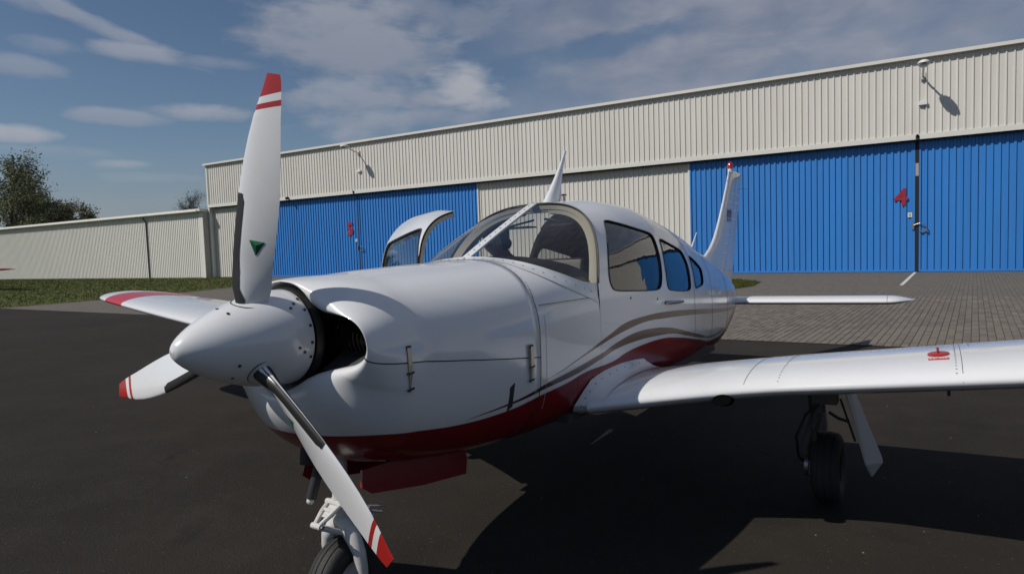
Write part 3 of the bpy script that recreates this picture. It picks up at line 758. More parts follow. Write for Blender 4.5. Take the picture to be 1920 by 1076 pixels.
# --- fin and rudder
FZ = [-.20, .0, .10, .197, .293, .424, .654, 1.023, 1.18, 1.235, 1.25]
FLE = [5.0, 5.25, 5.45, 5.66, 5.90, 6.11, 6.35, 6.675, 6.79, 6.84, 6.90]
def fin_chord(z): return pchip(FZ, FLE, z), 6.86+(z+.05)*.475
def hinge(z): return 6.36+(z+.05)*.60
def fin_half(s, z):
    le, te = fin_chord(z); x = min(max((s-le)/(te-le), 0), 1); return 5*.085*min(te-le, .95)*(.2969*math.sqrt(x)-.126*x-.3516*x*x+.2843*x**3-.1036*x**4)*(1 if z < 1.15 else max(.15, 1-((z-1.15)/.11)**2))
def build_fin():
    zs = [-.20, -.1, 0, .1, .15, .197, .25, .293, .36, .424, .53, .654, .8, 1.023, 1.12, 1.17, 1.20, 1.225, 1.243, 1.25]
    for nm in ('fin', 'rudder'):
        V = []; n = 16
        for z in zs:
            le, te = fin_chord(z); h = hinge(z); a, b = (le, h-.006) if nm == 'fin' else (h+.006, te)
            ss = [a+(b-a)*((1-math.cos(PI*i/(n-1)))/2) for i in range(n)]
            V += [A(s, fin_half(s, z), z) for s in ss] + [A(s, -fin_half(s, z), z) for s in ss[::-1]]
        F = gridF(len(zs), 2*n, True)+[tuple((len(zs)-1)*2*n+j for j in range(2*n))]
        o = mk(nm, V, F, white, plane, sharp=50)
        for sd in (1, -1):
            mb = MB()
            for z in np.linspace(.02, .95, 10):
                h = hinge(z); s0, s1 = (h-.26, h-.04) if nm == 'fin' else (h+.05, fin_chord(z)[1]-.08)
                mb.tube([A(s, sd*(fin_half(s, z)-.001), z) for s in np.linspace(s0, s1, 8)], .006, 6)
            mb.build('stiffening_beads', white, o, kind='stuff')
        if nm == 'fin':
            for sd in (1, -1):
                for k, c in enumerate(('flag_black', 'flag_red', 'flag_gold')):
                    m_ = MATS.get(c) or mat(c, ((.012, .012, .02), (.30, .02, .03), (.17, .16, .145))[k], .3)
                    z1 = .752-.049*k; z0 = z1-.049; V = [A(s, sd*(fin_half(s, z)+.004), z) for s in np.linspace(6.575, 6.775, 6) for z in (z0, z1)]
                    V = [A(s+(z-.68)*.3, sd*(fin_half(s, z)+.004), z) for s in np.linspace(6.56, 6.75, 6) for z in (z0, z1)]
                    mk('flag_stripe', V, gridF(6, 2), m_, o)
    mb = MB(); mb.lathe([(0, .030), (.045, .030), (.05, .034), (.055, .034)], A(6.90, 0, 1.215), (0, 0, 1), 20); mb.build('beacon_base', white, plane)
    mb = MB(); mb.lathe([(0, .036), (.03, .037), (.055, .032), (.074, .020), (.082, .002)], A(6.90, 0, 1.268), (0, 0, 1), 20); mb.build('beacon', beaconred, plane)
    mb = MB(); 
    for sd in (1, -1): mb.tube([A(7.3, sd*.01, 1.05), A(7.55, sd*.06, 1.05)], .002, 5)
    mb.tube([A(6.74, .0, 1.11), A(6.55, .02, 1.06)], .002, 5); mb.build('static_wick', seal, plane, kind='stuff')
build_fin()

# --- aerials and small roof fittings
def aerial(base, top, cb, ct, wb, wt, name):
    V = []; n = 8; m_ = 14
    for i in range(n):
        t = i/(n-1); k = t**1.0; c = cb*(1-t)**1.7+ct*(1-(1-t)**1.7); w = wb*(1-t)**1.4+wt*(1-(1-t)**1.4)
        for j in range(m_):
            an = 2*PI*j/m_; V.append(A(base[0]+(top[0]-base[0])*t+c/2*math.cos(an), w/2*math.sin(an)+base[1], base[2]+(top[2]-base[2])*t))
    mk(name, V, gridF(n, m_, True)+[tuple((n-1)*m_+j for j in range(m_))], white, plane, sharp=60)
aerial((2.31, 0, .612), (2.53, 0, .975), .20, .03, .075, .012, 'blade_aerial')
aerial((5.16, 0, .215), (5.44, 0, .46), .11, .018, .035, .008, 'whip_aerial')
mb = MB(); mb.tube([A(2.45, .02, .62), A(2.45, .02, .668)], .010, 10); mb.build('temperature_probe', white, plane)
mb = MB(); mb.lathe([(0, .018), (.006, .02), (.010, .012), (.012, 0)], A(2.45, .02, .668), (0, 0, 1), 12); mb.build('probe_cap', bred, plane)
# --- side fittings: latches, handle, static ports, little door catch
def side_pt(s, z, o=0.0, T=None):
    p = prm(CAB if s > 1.8 else (DECK if s > 1.08 else COWL), s); y = yat(p, z); e = .004; y2 = yat(p, z+e); n = Vector((0, e, y-y2)).normalized()
    return Vector((s, y, z))+n*o
def latch(s, z):
    mb = MB(); 
    def P(ds, dz, o): v = side_pt(s+ds, z+dz, o+.004); return A(*v)
    R_ = []
    for dz, w, o in ((.062, .024, .002), (.062, .024, .012), (.045, .022, .012), (.0, .021, .012), (-.03, .020, .011), (-.034, .012, .010), (-.07, .009, .008), (-.10, .006, .007), (-.104, .006, .002)):
        R_ += [P(-w/2, dz, o), P(w/2, dz, o)]
    F = gridF(len(R_)//2, 2)
    # side walls down to the skin
    k = len(R_); 
    for i in range(0, k, 2): pass
    mb.add(R_, F)
    W = []
    for dz, w, o in ((.062, .024, .012), (.0, .021, .012), (-.03, .020, .011), (-.07, .009, .008), (-.104, .006, .004)):
        W += [(P(-w/2, dz, o), P(-w/2, dz, -.004)), (P(w/2, dz, o), P(w/2, dz, -.004))]
    L = [q for w in W[0::2] for q in w]; Rr = [q for w in W[1::2] for q in w]
    mb.add(L, gridF(len(L)//2, 2)); mb.add(Rr, gridF(len(Rr)//2, 2))
    o = mb.build('cowling_latch', brass, plane, smooth=False)
    mb = MB(); mb.tube([P(-.018, -.032, .010), P(.018, -.030, .010)], .004, 6); mb.tube([P(-.017, -.094, .008), P(.019, -.090, .008)], .004, 6); mb.box((-.013, -.003, -.008), (.013, .003, .008), Matrix.Identity(3), P(0, .062, .008))
    mb.build('latch_pin', seal, o, kind='stuff')
latch(.375, -.120); latch(1.085, -.205)
mb = MB(); V = []
for ds, dz in ((-.014, .045), (.014, .06), (.014, -.045), (-.014, -.06)): V.append(A(*side_pt(.955+ds, -.352+dz, .006)))
for ds, dz in ((-.014, .045), (.014, .06), (.014, -.045), (-.014, -.06)): V.append(A(*side_pt(.955+ds, -.352+dz, -.01)))
mb.add(V, [(0, 1, 2, 3), (0, 1, 5, 4), (1, 2, 6, 5), (2, 3, 7, 6), (3, 0, 4, 7)]); mb.build('cowling_vent', seal, plane, smooth=False)
pts = [A(*side_pt(2.82+.40*t, -.082-.02*t, .016 if 0 < t < 1 else .004)) for t in (0, .04, .2, .4, .6, .8, .96, 1)]
MB().tube(pts, [.010, .013, .013, .013, .012, .011, .010, .006], 8).build('grab_handle', greymetal, plane)
for s, z in ((2.225, -.005), (2.68, -.045)): p = side_pt(s, z, -.002); q = side_pt(s, z, .003); MB().tube([A(*p), A(*q)], .007, 10).build('static_port', seal, plane)
def thin_joint(pts, name='skin_joint'): MB().tube(pts, .0016, 5).build(name, seal, plane)
thin_joint([A(*side_pt(s, .035, .0005)) for s in np.linspace(1.20, 1.80, 16)])
for s in (3.62, 4.36, 5.25):
    P = ring(prm(CAB, s), 120); thin_joint([A(s, y, z) for y, z in P[2:58]], 'skin_lap')
rv = MB()
for s in (3.645, 4.385, 5.275):
    P = ring(prm(CAB, s), 240)
    for y, z in P[6:112:2]: rv.ball(A(s, y, z), .0024, 5, 3)
for k in range(60): p = side_pt(1.86+.028*k, -.115-.010*k*.5, .0005); rv.ball(A(*p), .0022, 5, 3)
for k in range(36): p = side_pt(1.20+.017*k, .028, .0005); rv.ball(A(*p), .0022, 5, 3)
for k in range(60):
    th = -.05-.55*k/60; p = side_pt(1.225, -.02-.0075*k, .0005); rv.ball(A(*p), .0024, 5, 3)
rv.build('fuselage_rivets', mat('painted_rivet', (.4, .4, .4), .4), fus, kind='stuff')

# --- landing gear
def local_ground(s, y):
    inv = AM.inverted(); w = AM @ Vector(A(s, y, -1.2465)); w.z = 0.0; return inv @ w
def tyre(c, r, w, name, parent):
    """tyre and wheel turning about the spanwise axis; returns the tyre"""
    hw = w/2; rim = r*.47
    prof = [(-hw*.55, rim), (-hw*.80, rim*1.04), (-hw*.98, r*.66), (-hw*1.0, r*.78), (-hw*.90, r*.90), (-hw*.70, r*.965)]
    for x in (-.50, -.44, -.40, -.14, -.10, -.06, .06, .10, .14, .40, .44, .50):
        gro = abs(abs(x)-.42) < .03 or abs(x) < .07 or abs(abs(x)-.12) < .0
        prof.append((hw*x, r*(1-.10*x*x)-(.004 if (abs(x) in (.44,) or abs(x) == .06) else 0)))
    prof += [(-a, b) for a, b in prof[:6][::-1]]
    mb = MB(); mb.lathe(prof, c, (0, 1, 0), 48); t = mb.build(name, tyre_m, parent, sharp=40)
    mb = MB(); mb.lathe([(-hw*.55, rim), (-hw*.62, rim*1.06), (-hw*.5, rim*.92), (-hw*.25, rim*.7), (-hw*.3, rim*.3), (-hw*.6, rim*.26), (-hw*.6, 0)], c, (0, 1, 0), 32)
    mb.lathe([(hw*.55, rim), (hw*.62, rim*1.06), (hw*.5, rim*.92), (hw*.25, rim*.7), (hw*.3, rim*.3), (hw*.6, rim*.26), (hw*.6, 0)], c, (0, 1, 0), 32)
    mb.lathe([(-hw*.5, rim*.97), (hw*.5, rim*.97)], c, (0, 1, 0), 32)
    mb.build('wheel_rim', gearwhite, t, sharp=40)
    return t
def nose_gear():
    root = bpy.data.objects.new('nose_gear', None); COL.objects.link(root); root.parent = plane; root.empty_display_size = .1
    gp = local_ground(.415, 0); r = .186; gz = gp.z-HZ; cz = gz+r; s0 = .415
    tyre(Vector(A(s0, 0, cz)), r, .125, 'tyre', root)
    mb = MB(); mb.tube([A(.405, 0, -.42), A(.405, 0, -.70)], .034, 20); mb.tube([A(.405, 0, -.70), A(.405, 0, -.755)], .038, 20); mb.tube([A(.405, 0, -.75), A(.407, 0, -.835)], .024, 16)
    mb.build('oleo_strut', gearwhite, root)
    mb = MB()  # fork: a yoke over the tyre with a bowed leg each side
    for sd in (1, -1):
        mb.tube([A(.405, sd*.015, -.80), A(.400, sd*.045, -.828), A(.398, sd*.078, -.87), A(.405, sd*.094, -.92), A(.412, sd*.096, -.98), A(.415, sd*.094, cz+.03), A(.415, sd*.092, cz-.02)], [.034, .034, .031, .027, .025, .024, .022], 14)
        mb.lathe([(0, .034), (.02, .034), (.026, .024), (.03, 0)], A(.415, sd*.085, cz), (0, -sd, 0), 20)
    mb.ball(A(.405, 0, -.805), (.042, .045, .036), 16, 10); mb.build('fork', gearwhite, root)
    mb = MB(); mb.tube([A(.42, -.02, -.778), A(.455, .115, -.772)], [.031, .031], 18); mb.lathe([(0, .031), (.012, .026), (.016, .012), (.018, 0)], A(.42, -.02, -.778), (-.25, .96, 0), 18)
    mb.build('shimmy_damper', gearwhite, root)
    mb = MB()  # scissor links reaching forward
    ap = (.272, 0, -.775)
    for sd in (1, -1):
        mb.tube([A(.375, sd*.038, -.715), A(.33, sd*.030, -.74), A(ap[0], sd*.012, ap[2])], [.010, .011, .009], 8)
        mb.tube([A(.385, sd*.036, -.838), A(.33, sd*.024, -.81), A(ap[0], sd*.012, ap[2]-.005)], [.011, .012, .010], 8)
    mb.tube([A(.375, -.05, -.715), A(.375, .05, -.715)], .013, 10); mb.tube([A(.34, -.03, -.735), A(.34, .03, -.735)], .009, 8); mb.tube([A(.33, -.024, -.81), A(.33, .024, -.81)], .011, 8)
    mb.tube([A(.385, -.045, -.838), A(.385, .045, -.838)], .013, 10); mb.tube([A(ap[0], -.024, ap[2]), A(ap[0], .028, ap[2])], .012, 10)
    V = [A(.368, .03, -.722), A(.368, -.03, -.722), A(.31, -.02, -.752), A(.31, .02, -.752)]; mb.add(V, [(0, 1, 2, 3)])
    mb.build('torque_link', gearwhite, root)
    mb = MB()
    for p in ((.375, .052, -.715), (.272, .032, -.775), (.44, .11, -.745), (.39, .05, -.838)): mb.lathe([(0, .008), (.008, .008), (.008, 0)], A(*p), (0, -1, 0), 6)
    mb.tube([A(.44, .09, -.735), A(.50, .16, -.742)], .005, 6); mb.tube([A(.44, .09, -.75), A(.49, .15, -.765)], .006, 6); mb.tube([A(.44, .05, -.80), A(.455, .12, -.815)], .005, 6)
    mb.build('bolts', greymetal, root, kind='stuff')
    mb = MB(); mb.tube([A(.38, -.075, -.53), A(.335, -.10, -.70)], .022, 12); mb.build('drag_brace', seal, root)
    mb = MB(); mb.ball(A(.332, -.102, -.71), .016, 10, 8); mb.build('brace_end', gearwhite, root)
    # gear doors hanging open
    for sd in (1, -1):
        y0 = .165; poly = [(.37, -.555), (1.02, -.585), (1.03, -.69), (1.005, -.755), (.70, -.715), (.40, -.655), (.355, -.62)]
        V = [A(s, sd*(y0+.02*(-.58-z)/.15), z) for s, z in poly]+[A(s, sd*(y0+.012+.02*(-.58-z)/.15), z) for s, z in poly]; n = len(poly)
        F = [tuple(range(n)), tuple(range(n, 2*n))]+[(i, (i+1) % n, n+(i+1) % n, n+i) for i in range(n)]
        mk('gear_door', V, F, red, root, smooth=False)
nose_gear()
def main_gear(side):
    root = bpy.data.objects.new('main_gear', None); COL.objects.link(root); root.parent = plane; root.empty_display_size = .1
    s0, y0 = 2.73, side*1.555; r = .205; gz = local_ground(s0, y0).z-HZ; cz = gz+r
    tyre(Vector(A(s0, y0, cz)), r, .155, 'tyre', root)
    mb = MB(); yi = y0-side*.135; zt = -.40+0*side
    mb.tube([A(s0, y0-side*.06, -.50), A(s0, y0-side*.05, -.72)], .045, 16); mb.tube([A(s0, y0-side*.05, -.72), A(s0, y0-side*.075, -.80), A(s0, y0-side*.115, cz+.12), A(s0, y0-side*.115, cz)], [.034, .034, .03, .03], 14)
    mb.tube([A(s0, y0-side*.13, cz), A(s0, y0+side*.02, cz)], .026, 14); mb.tube([A(s0+.02, y0-side*.05, -.55), A(s0+.30, y0-side*.1, -.45)], .022, 10)
    mb.box((s0-.06, -y0-.06, HZ-.66), (s0+.06, -y0+.07, HZ-.56))
    mb.build('oleo_strut', geargrey, root)
    mb = MB(); mb.tube([A(s0-.07, y0-side*.03, -.66), A(s0-.09, y0-side*.10, -.72), A(s0-.09, y0-side*.155, -.85), A(s0-.06, y0-side*.15, -.98), A(s0-.02, y0-side*.13, cz+.02)], .008, 8)
    mb.tube([A(s0-.07, y0+side*.02, -.70), A(s0-.08, y0+side*.07, -.73), A(s0-.05, y0+side*.12, -.75)], .009, 8); mb.build('brake_hose', black, root)
    mb = MB(); mb.lathe([(0, .07), (.02, .07), (.02, .03)], A(s0, y0-side*.10, cz), (0, side, 0), 24); mb.box((s0-.10, -y0+side*.06-.03, HZ+cz-.03), (s0-.04, -y0+side*.06+.03, HZ+cz+.05)); mb.build('brake_disc', greymetal, root)
    mb = MB()
    for a_, b_ in (((s0-.08, -.70), (s0-.14, -.79)), ((s0-.14, -.79), (s0-.08, -.88))): mb.tube([A(a_[0], y0-side*.05, a_[1]), A(b_[0], y0-side*.06, b_[1])], .012, 8)
    mb.build('torque_link', geargrey, root)
    # leg door leaning outwards
    V = []; q = [(-.08, .085, -.50), (.16, .085, -.50), (.17, .26, -1.00), (.14, .265, -1.02), (-.02, .222, -1.06), (-.08, .200, -.98)]
    for o in (0, .010): V += [A(s0+a_, y0+side*(b_+o), c_) for a_, b_, c_ in q]
    n = len(q); F = [tuple(range(n)), tuple(range(n, 2*n))]+[(i, (i+1) % n, n+(i+1) % n, n+i) for i in range(n)]
    mk('gear_door', V, F, mat('gear_door_paint', (.42, .42, .43), .4) if side > 0 else MATS['gear_door_paint'], root, smooth=False)
    MB().tube([A(s0-.06, y0+side*.08, -.62), A(s0-.05, y0+side*.15, -.86)], .006, 6).build('door_rod', seal, root)
for sd in (1, -1): main_gear(sd)
mb = MB(); mb.tube([A(.36, -.10, -.40), A(.34, -.10, -.555)], .042, 20, False); mb.tube([A(.36, -.10, -.40), A(.34, -.10, -.55)], .036, 20, True); mb.build('exhaust_stub', mat('burnt_steel', (.03, .025, .022), .6, .5), plane)

# --- cabin interior
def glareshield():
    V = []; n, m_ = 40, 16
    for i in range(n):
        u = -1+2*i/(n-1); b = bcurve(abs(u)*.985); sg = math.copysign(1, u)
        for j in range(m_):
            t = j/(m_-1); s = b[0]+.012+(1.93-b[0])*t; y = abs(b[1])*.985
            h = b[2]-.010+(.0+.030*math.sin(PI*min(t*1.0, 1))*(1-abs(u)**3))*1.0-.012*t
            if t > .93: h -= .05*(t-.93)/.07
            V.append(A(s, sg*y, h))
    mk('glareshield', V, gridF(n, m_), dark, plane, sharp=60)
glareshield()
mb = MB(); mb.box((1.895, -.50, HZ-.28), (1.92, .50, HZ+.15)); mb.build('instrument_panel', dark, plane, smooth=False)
dial = mat('dial_face', (.02, .02, .02), .2); mb = MB()
for i in range(4):
    for j in range(2): mb.lathe([(0, .042), (.012, .042), (.012, .036), (.006, .034), (.006, 0)], A(1.92, .12+.095*i, .08-.1*j), (1, 0, 0), 20)
mb.build('dials', dial, plane, kind='stuff')
for y in (.27, -.27):
    mb = MB(); mb.tube([A(1.92, y, -.10), A(2.06, y, -.10)], .014, 10)
    for sd in (1, -1): mb.tube([A(2.06, y, -.10), A(2.06, y+sd*.10, -.10), A(2.06, y+sd*.13, -.07), A(2.06, y+sd*.13, .02)], .014, 10)
    mb.build('control_yoke', black, plane)
def seat(s, y, name, w=.44, head=True):
    def pad(lo, hi, R=None, c=None):
        b = bmesh.new(); bmesh.ops.create_cube(b, size=1)
        for v in b.verts: v.co = Vector(((lo[k]+hi[k])/2+(hi[k]-lo[k])*v.co[k]) for k in range(3))
        bmesh.ops.bevel(b, geom=b.edges[:], offset=.045, segments=3, affect='EDGES', profile=.6)
        V = [v.co.copy() for v in b.verts]; F = [tuple(v.index for v in f.verts) for f in b.faces]; b.free()
        if R is not None: V = [R @ v + Vector(c) for v in V]
        return V, F
    root = bpy.data.objects.new(name, None); COL.objects.link(root); root.parent = plane; root.empty_display_size = .1
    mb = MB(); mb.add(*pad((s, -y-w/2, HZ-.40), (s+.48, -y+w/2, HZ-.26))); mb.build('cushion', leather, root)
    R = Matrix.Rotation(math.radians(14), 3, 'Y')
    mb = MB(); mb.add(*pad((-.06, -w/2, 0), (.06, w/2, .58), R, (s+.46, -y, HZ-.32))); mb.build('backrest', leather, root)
    if not head: return
    mb = MB(); mb.add(*pad((-.045, -.13, .62), (.045, .13, .76), R, (s+.46, -y, HZ-.32))); mb.tube([R @ Vector((0, 0, .5)) + Vector((s+.46, -y, HZ-.32)), R @ Vector((0, 0, .66)) + Vector((s+.46, -y, HZ-.32))], .01, 8); mb.build('headrest', leather, root)
seat(2.30, .27, 'front_seat', .44, False); seat(2.30, -.27, 'front_seat', .44, False); seat(3.12, .235, 'rear_seat', .44, False); seat(3.12, -.235, 'rear_seat', .44, False)
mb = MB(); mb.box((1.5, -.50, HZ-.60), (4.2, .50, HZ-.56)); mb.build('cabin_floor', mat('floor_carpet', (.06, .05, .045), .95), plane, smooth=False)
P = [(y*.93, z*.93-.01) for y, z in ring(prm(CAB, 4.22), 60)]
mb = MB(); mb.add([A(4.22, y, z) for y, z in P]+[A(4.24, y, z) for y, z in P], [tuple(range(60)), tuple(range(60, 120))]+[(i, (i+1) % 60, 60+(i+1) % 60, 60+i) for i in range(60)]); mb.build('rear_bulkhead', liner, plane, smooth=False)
# magnetic compass hanging at the centre strip, sun visor, overhead fittings
mb = MB(); mb.ball(A(1.735, .0, .350), (.040, .040, .038), 18, 12); mb.tube([A(1.735, 0, .36), A(1.715, 0, .405), A(1.71, 0, .44)], [.03, .02, .018], 12); mb.box((1.70, -.035, HZ+.345), (1.73, .035, HZ+.40)); mb.build('magnetic_compass', black, plane)
mb = MB(); mb.box((2.12, -.33, HZ+.455), (2.24, -.08, HZ+.465)); mb.build('sun_visor', mat('visor_tint', (.05, .05, .055), .3), plane, smooth=False)
mb = MB(); mb.box((2.12, .08, HZ+.455), (2.24, .33, HZ+.465)); mb.build('sun_visor', MATS['visor_tint'], plane, smooth=False)
mb = MB(); mb.tube([A(2.12, .05, .50), A(2.14, .30, .46), A(2.14, .36, .40)], .007, 8); mb.tube([A(2.16, -.05, .50), A(2.14, -.28, .46)], .007, 8); mb.build('visor_rail', seal, plane)

# --- somebody sits on the far side of the cabin, leaning forward
def cabin_person():
    r = empty('person', label='person in dark clothing seated in the cabin, dimly seen behind the far windscreen', cat='person', mat=AM)
    V = []; E = []; Rr = []
    def v(p, rad, frm=None):
        V.append(Vector(A(*p))); Rr.append(rad)
        if frm is not None: E.append((frm, len(V)-1))
        return len(V)-1
    pel = v((2.54, -.28, -.22), .145); wa = v((2.47, -.29, -.05), .135, pel); ch = v((2.36, -.31, .11), .15, wa); nb = v((2.265, -.335, .235), .07, ch); nk = v((2.22, -.345, .285), .054, nb)
    h1 = v((2.175, -.355, .345), .070, nk); h2 = v((2.145, -.362, .405), .082, h1); h3 = v((2.165, -.362, .455), .070, h2); v((2.18, -.36, .495), .035, h3)
    nose = v((2.068, -.355, .388), .012, h2); ear = v((2.155, -.275, .39), .012, h2); ear2 = v((2.155, -.448, .39), .012, h2)
    for sd in (1, -1):
        sh = v((2.36, -.32+sd*.17, .165), .062, ch); el = v((2.22, -.31+sd*.23, -.06), .044, sh); wr = v((2.07, -.30+sd*.16, -.04), .030, el); pa = v((2.01, -.30+sd*.145, -.03), .034, wr)
        for k in range(4):
            f1 = v((1.965-.004*abs(k-1.5), -.30+sd*.145+(k-1.5)*.021, -.022), .010, pa); f2 = v((1.945, -.30+sd*.145+(k-1.5)*.022, -.045), .009, f1)
        t1 = v((1.985, -.30+sd*.095, -.015), .011, pa); v((1.96, -.30+sd*.085, -.02), .009, t1)
        hp = v((2.50, -.28+sd*.10, -.25), .095, pel); kn = v((2.10, -.28+sd*.13, -.22), .066, hp); an = v((2.02, -.28+sd*.12, -.49), .044, kn); v((1.92, -.28+sd*.12, -.53), .036, an)
    me = bpy.data.meshes.new('body'); me.from_pydata(V, E, []); o = bpy.data.objects.new('body', me); COL.objects.link(o)
    sk = o.modifiers.new('s', 'SKIN'); sk.use_smooth_shade = True
    for i, q in enumerate(Rr): me.skin_vertices[0].data[i].radius = (q, q)
    me.skin_vertices[0].data[0].use_root = True
    sb = o.modifiers.new('d', 'SUBSURF'); sb.levels = 2; sb.render_levels = 2
    dg = bpy.context.evaluated_depsgraph_get(); m2 = bpy.data.meshes.new_from_object(o.evaluated_get(dg)); o.modifiers.clear(); o.data = m2; bpy.data.meshes.remove(me)
    m2.materials.clear(); m2.materials.append(mat('dark_clothing', (.016, .017, .022), .9)); m2.materials.append(mat('skin', (.40, .22, .16), .5))
    for p in m2.polygons:
        c = p.center; p.material_index = 1 if (c.z-HZ > .262 and c.x < 2.30) or c.x < 2.055 and c.z-HZ > -.12 else 0
    o.parent = r
    hair = MB(); hair.ball(A(2.178, -.362, .445), (.098, .090, .085), 20, 14); hair.xf(lambda q: (max(q[0], 2.105), q[1], max(q[2], HZ+.375+max(0, 2.16-q[0])*1.2))); hair.build('hair', mat('dark_hair', (.010, .009, .009), .6), r)
    ey = MB()
    for sd in (1, -1): ey.ball(A(2.077, -.36+sd*.032, .412), (.008, .012, .007), 8, 6)
    ey.build('eyes', MATS['dark_hair'], r, kind='stuff'); MB().tube([A(2.083, -.385, .353), A(2.077, -.358, .352), A(2.083, -.335, .353)], .006, 6).build('mouth', mat('lips', (.25, .08, .07), .5), r)
cabin_person()
# ================================================================== the airfield
PHI = .539; NV = Vector((math.sin(PHI), math.cos(PHI), 0)); TV = Vector((math.cos(PHI), -math.sin(PHI), 0)); D0 = 30.6
def W(fx, n, z=0.0): return NV*n + TV*fx + Vector((0, 0, z))
FM = Matrix(((TV.x, NV.x, 0, 0), (TV.y, NV.y, 0, 0), (0, 0, 1, 0), (0, 0, 0, 1)))   # local x along the hangars, y away from the apron

def asphalt(g, b):
    tc = g.n('ShaderNodeTexCoord').outputs['Object']
    n1 = g.noise(tc, .35, 6, .6); n2 = g.noise(tc, 2.2, 6, .65); n3 = g.noise(tc, 160, 3, .7); v = g.n('ShaderNodeTexVoronoi'); v.inputs['Scale'].default_value = 95; g.link(tc, v.inputs['Vector'])
    agg = g.ramp(v.outputs['Color'], 0, 1); sp = g.sep(v.outputs['Color'])
    c = g.mix(g.ramp(n1, .3, .7), (.0175, .0145, .0114, 1), (.0285, .0240, .0191, 1))
    c = g.mix(g.m('MULTIPLY', g.ramp(n2, .42, .75), .45), c, (.0360, .0304, .0242, 1))
    c = g.mix(g.m('MULTIPLY', g.ramp(sp[0], .55, 1.0), .30), c, (.033, .029, .025, 1))
    c = g.mix(g.m('MULTIPLY', g.ramp(n3, .55, .75), .35), c, (.006, .0053, .0046, 1))
    pale = g.m('MULTIPLY', g.ramp(sp[1], .985, .995), g.ramp(v.outputs['Distance'], .5, .2))
    c = g.mix(g.m('MULTIPLY', pale, .35), c, (.22, .21, .19, 1))
    st = g.noise(tc, .9, 4, .5, .6); c = g.mix(g.m('MULTIPLY', g.ramp(st, .64, .72), .35), c, (.008, .0072, .0063, 1))
    wv = g.n('ShaderNodeVectorMath', operation='ADD'); g.link(tc, wv.inputs[0]); dn = g.n('ShaderNodeTexNoise'); dn.inputs['Scale'].default_value = 1.1; dn.inputs['Detail'].default_value = 5; g.link(tc, dn.inputs['Vector']); g.link(dn.outputs['Color'], wv.inputs[1])
    vc = g.n('ShaderNodeTexVoronoi', feature='DISTANCE_TO_EDGE'); vc.inputs['Scale'].default_value = .33; g.link(wv.outputs[0], vc.inputs['Vector'])
    crack = g.m('MULTIPLY', g.ramp(vc.outputs['Distance'], .0045, .0015), g.ramp(g.noise(tc, .23, 3, .5), .50, .60)); c = g.mix(g.m('MULTIPLY', crack, .7), c, (.005, .0045, .004, 1))
    big = g.noise(tc, .12, 4, .55); c = g.mix(g.m('MULTIPLY', g.ramp(big, .45, .68), .35), c, (.034, .0295, .0245, 1))
    g.link(c, b.inputs['Base Color'])
    bn = g.n('ShaderNodeBump'); bn.inputs['Strength'].default_value = .55; bn.inputs['Distance'].default_value = .006
    g.link(g.m('ADD', g.m('MULTIPLY', v.outputs['Distance'], -1.0), n3), bn.inputs['Height']); g.link(bn.outputs[0], b.inputs['Normal'])
asph = mat('asphalt', (.035, .033, .031), .92, 0, .18, 0, asphalt)
Vg = [(x*1600, y*1600, 0) for x, y in ((-1, -1), (1, -1), (1, 1), (-1, 1))]
tag(mk('ground', Vg, [(0, 1, 2, 3)], asph, smooth=False), kind='structure')
# loose pale grit on the asphalt
mb = MB()
for _ in range(100):
    d = 1.2+9*rng.random()**1.4; a = rng.uniform(-.75, .75); x, y = d*math.sin(a), d*math.cos(a)
    if (Vector((x, y, 0)).dot(NV)) > 10: continue
    r = rng.uniform(.0015, .0042); mb.box((x-r, y-r*rng.uniform(.6, 1.3), .0), (x+r, y+r, r*.9), taper=.6)
tag(mb.build('grit', mat('pale_grit', (.19, .18, .16), .9), smooth=False), kind='stuff')

# --- block paving in front of the hangars
NP0 = 10.35; SH = .080     # the courses run a few degrees off square to the doors
def paver_mat(name, tex=False):
    def f(g, b):
        tc = g.n('ShaderNodeTexCoord').outputs['Object']; n1 = g.noise(tc, .5, 5, .6); n2 = g.noise(tc, 30, 4, .6)
        if tex:
            x, y, z = g.sep(tc); br = g.n('ShaderNodeTexBrick'); g.link(g.comb(y, g.m('SUBTRACT', x, g.m('MULTIPLY', g.m('SUBTRACT', y, NP0), SH)), 0.0), br.inputs['Vector']); br.inputs['Scale'].default_value = 1.0
            br.offset = .5; br.inputs['Brick Width'].default_value = .2; br.inputs['Row Height'].default_value = .1; br.inputs['Mortar Size'].default_value = .007
            br.inputs['Color1'].default_value = (.112, .098, .082, 1); br.inputs['Color2'].default_value = (.155, .136, .112, 1); br.inputs['Mortar'].default_value = (.05, .045, .038, 1); c = br.outputs[0]
        else:
            oi = g.n('ShaderNodeAttribute', attribute_name='shade'); c = g.mix(oi.outputs['Fac'], (.108, .096, .083, 1), (.182, .155, .128, 1))
        c = g.mix(g.m('MULTIPLY', g.ramp(n1, .35, .7), .5), c, (.125, .108, .092, 1)); c = g.mix(g.m('MULTIPLY', g.ramp(n2, .5, .8), .3), c, (.07, .065, .058, 1))
        g.link(c, b.inputs['Base Color'])
    return mat(name, (.13, .12, .105), .9, 0, .3, 0, f)
pav_tex = paver_mat('paving_far', True); pav_m = paver_mat('concrete_paver')
joint_m = mat('joint_sand', (.035, .032, .026), .95, extra=dirt((.035, .032, .026), .1, 4, (.03, .036, .018)))
def sheet(name, poly, z, m, kind='structure'):
    o = mk(name, [(x, y, z) for x, y in poly], [tuple(range(len(poly)))], m, smooth=False); o.matrix_world = FM; return tag(o, kind=kind)
PX0, PX1, PN1 = -7.0, 13.0, 19.0
far = [(-70, NP0), (60, NP0), (60, 31.2), (-70, 31.2)]
pavement = sheet('paved_apron', far, .004, pav_tex)
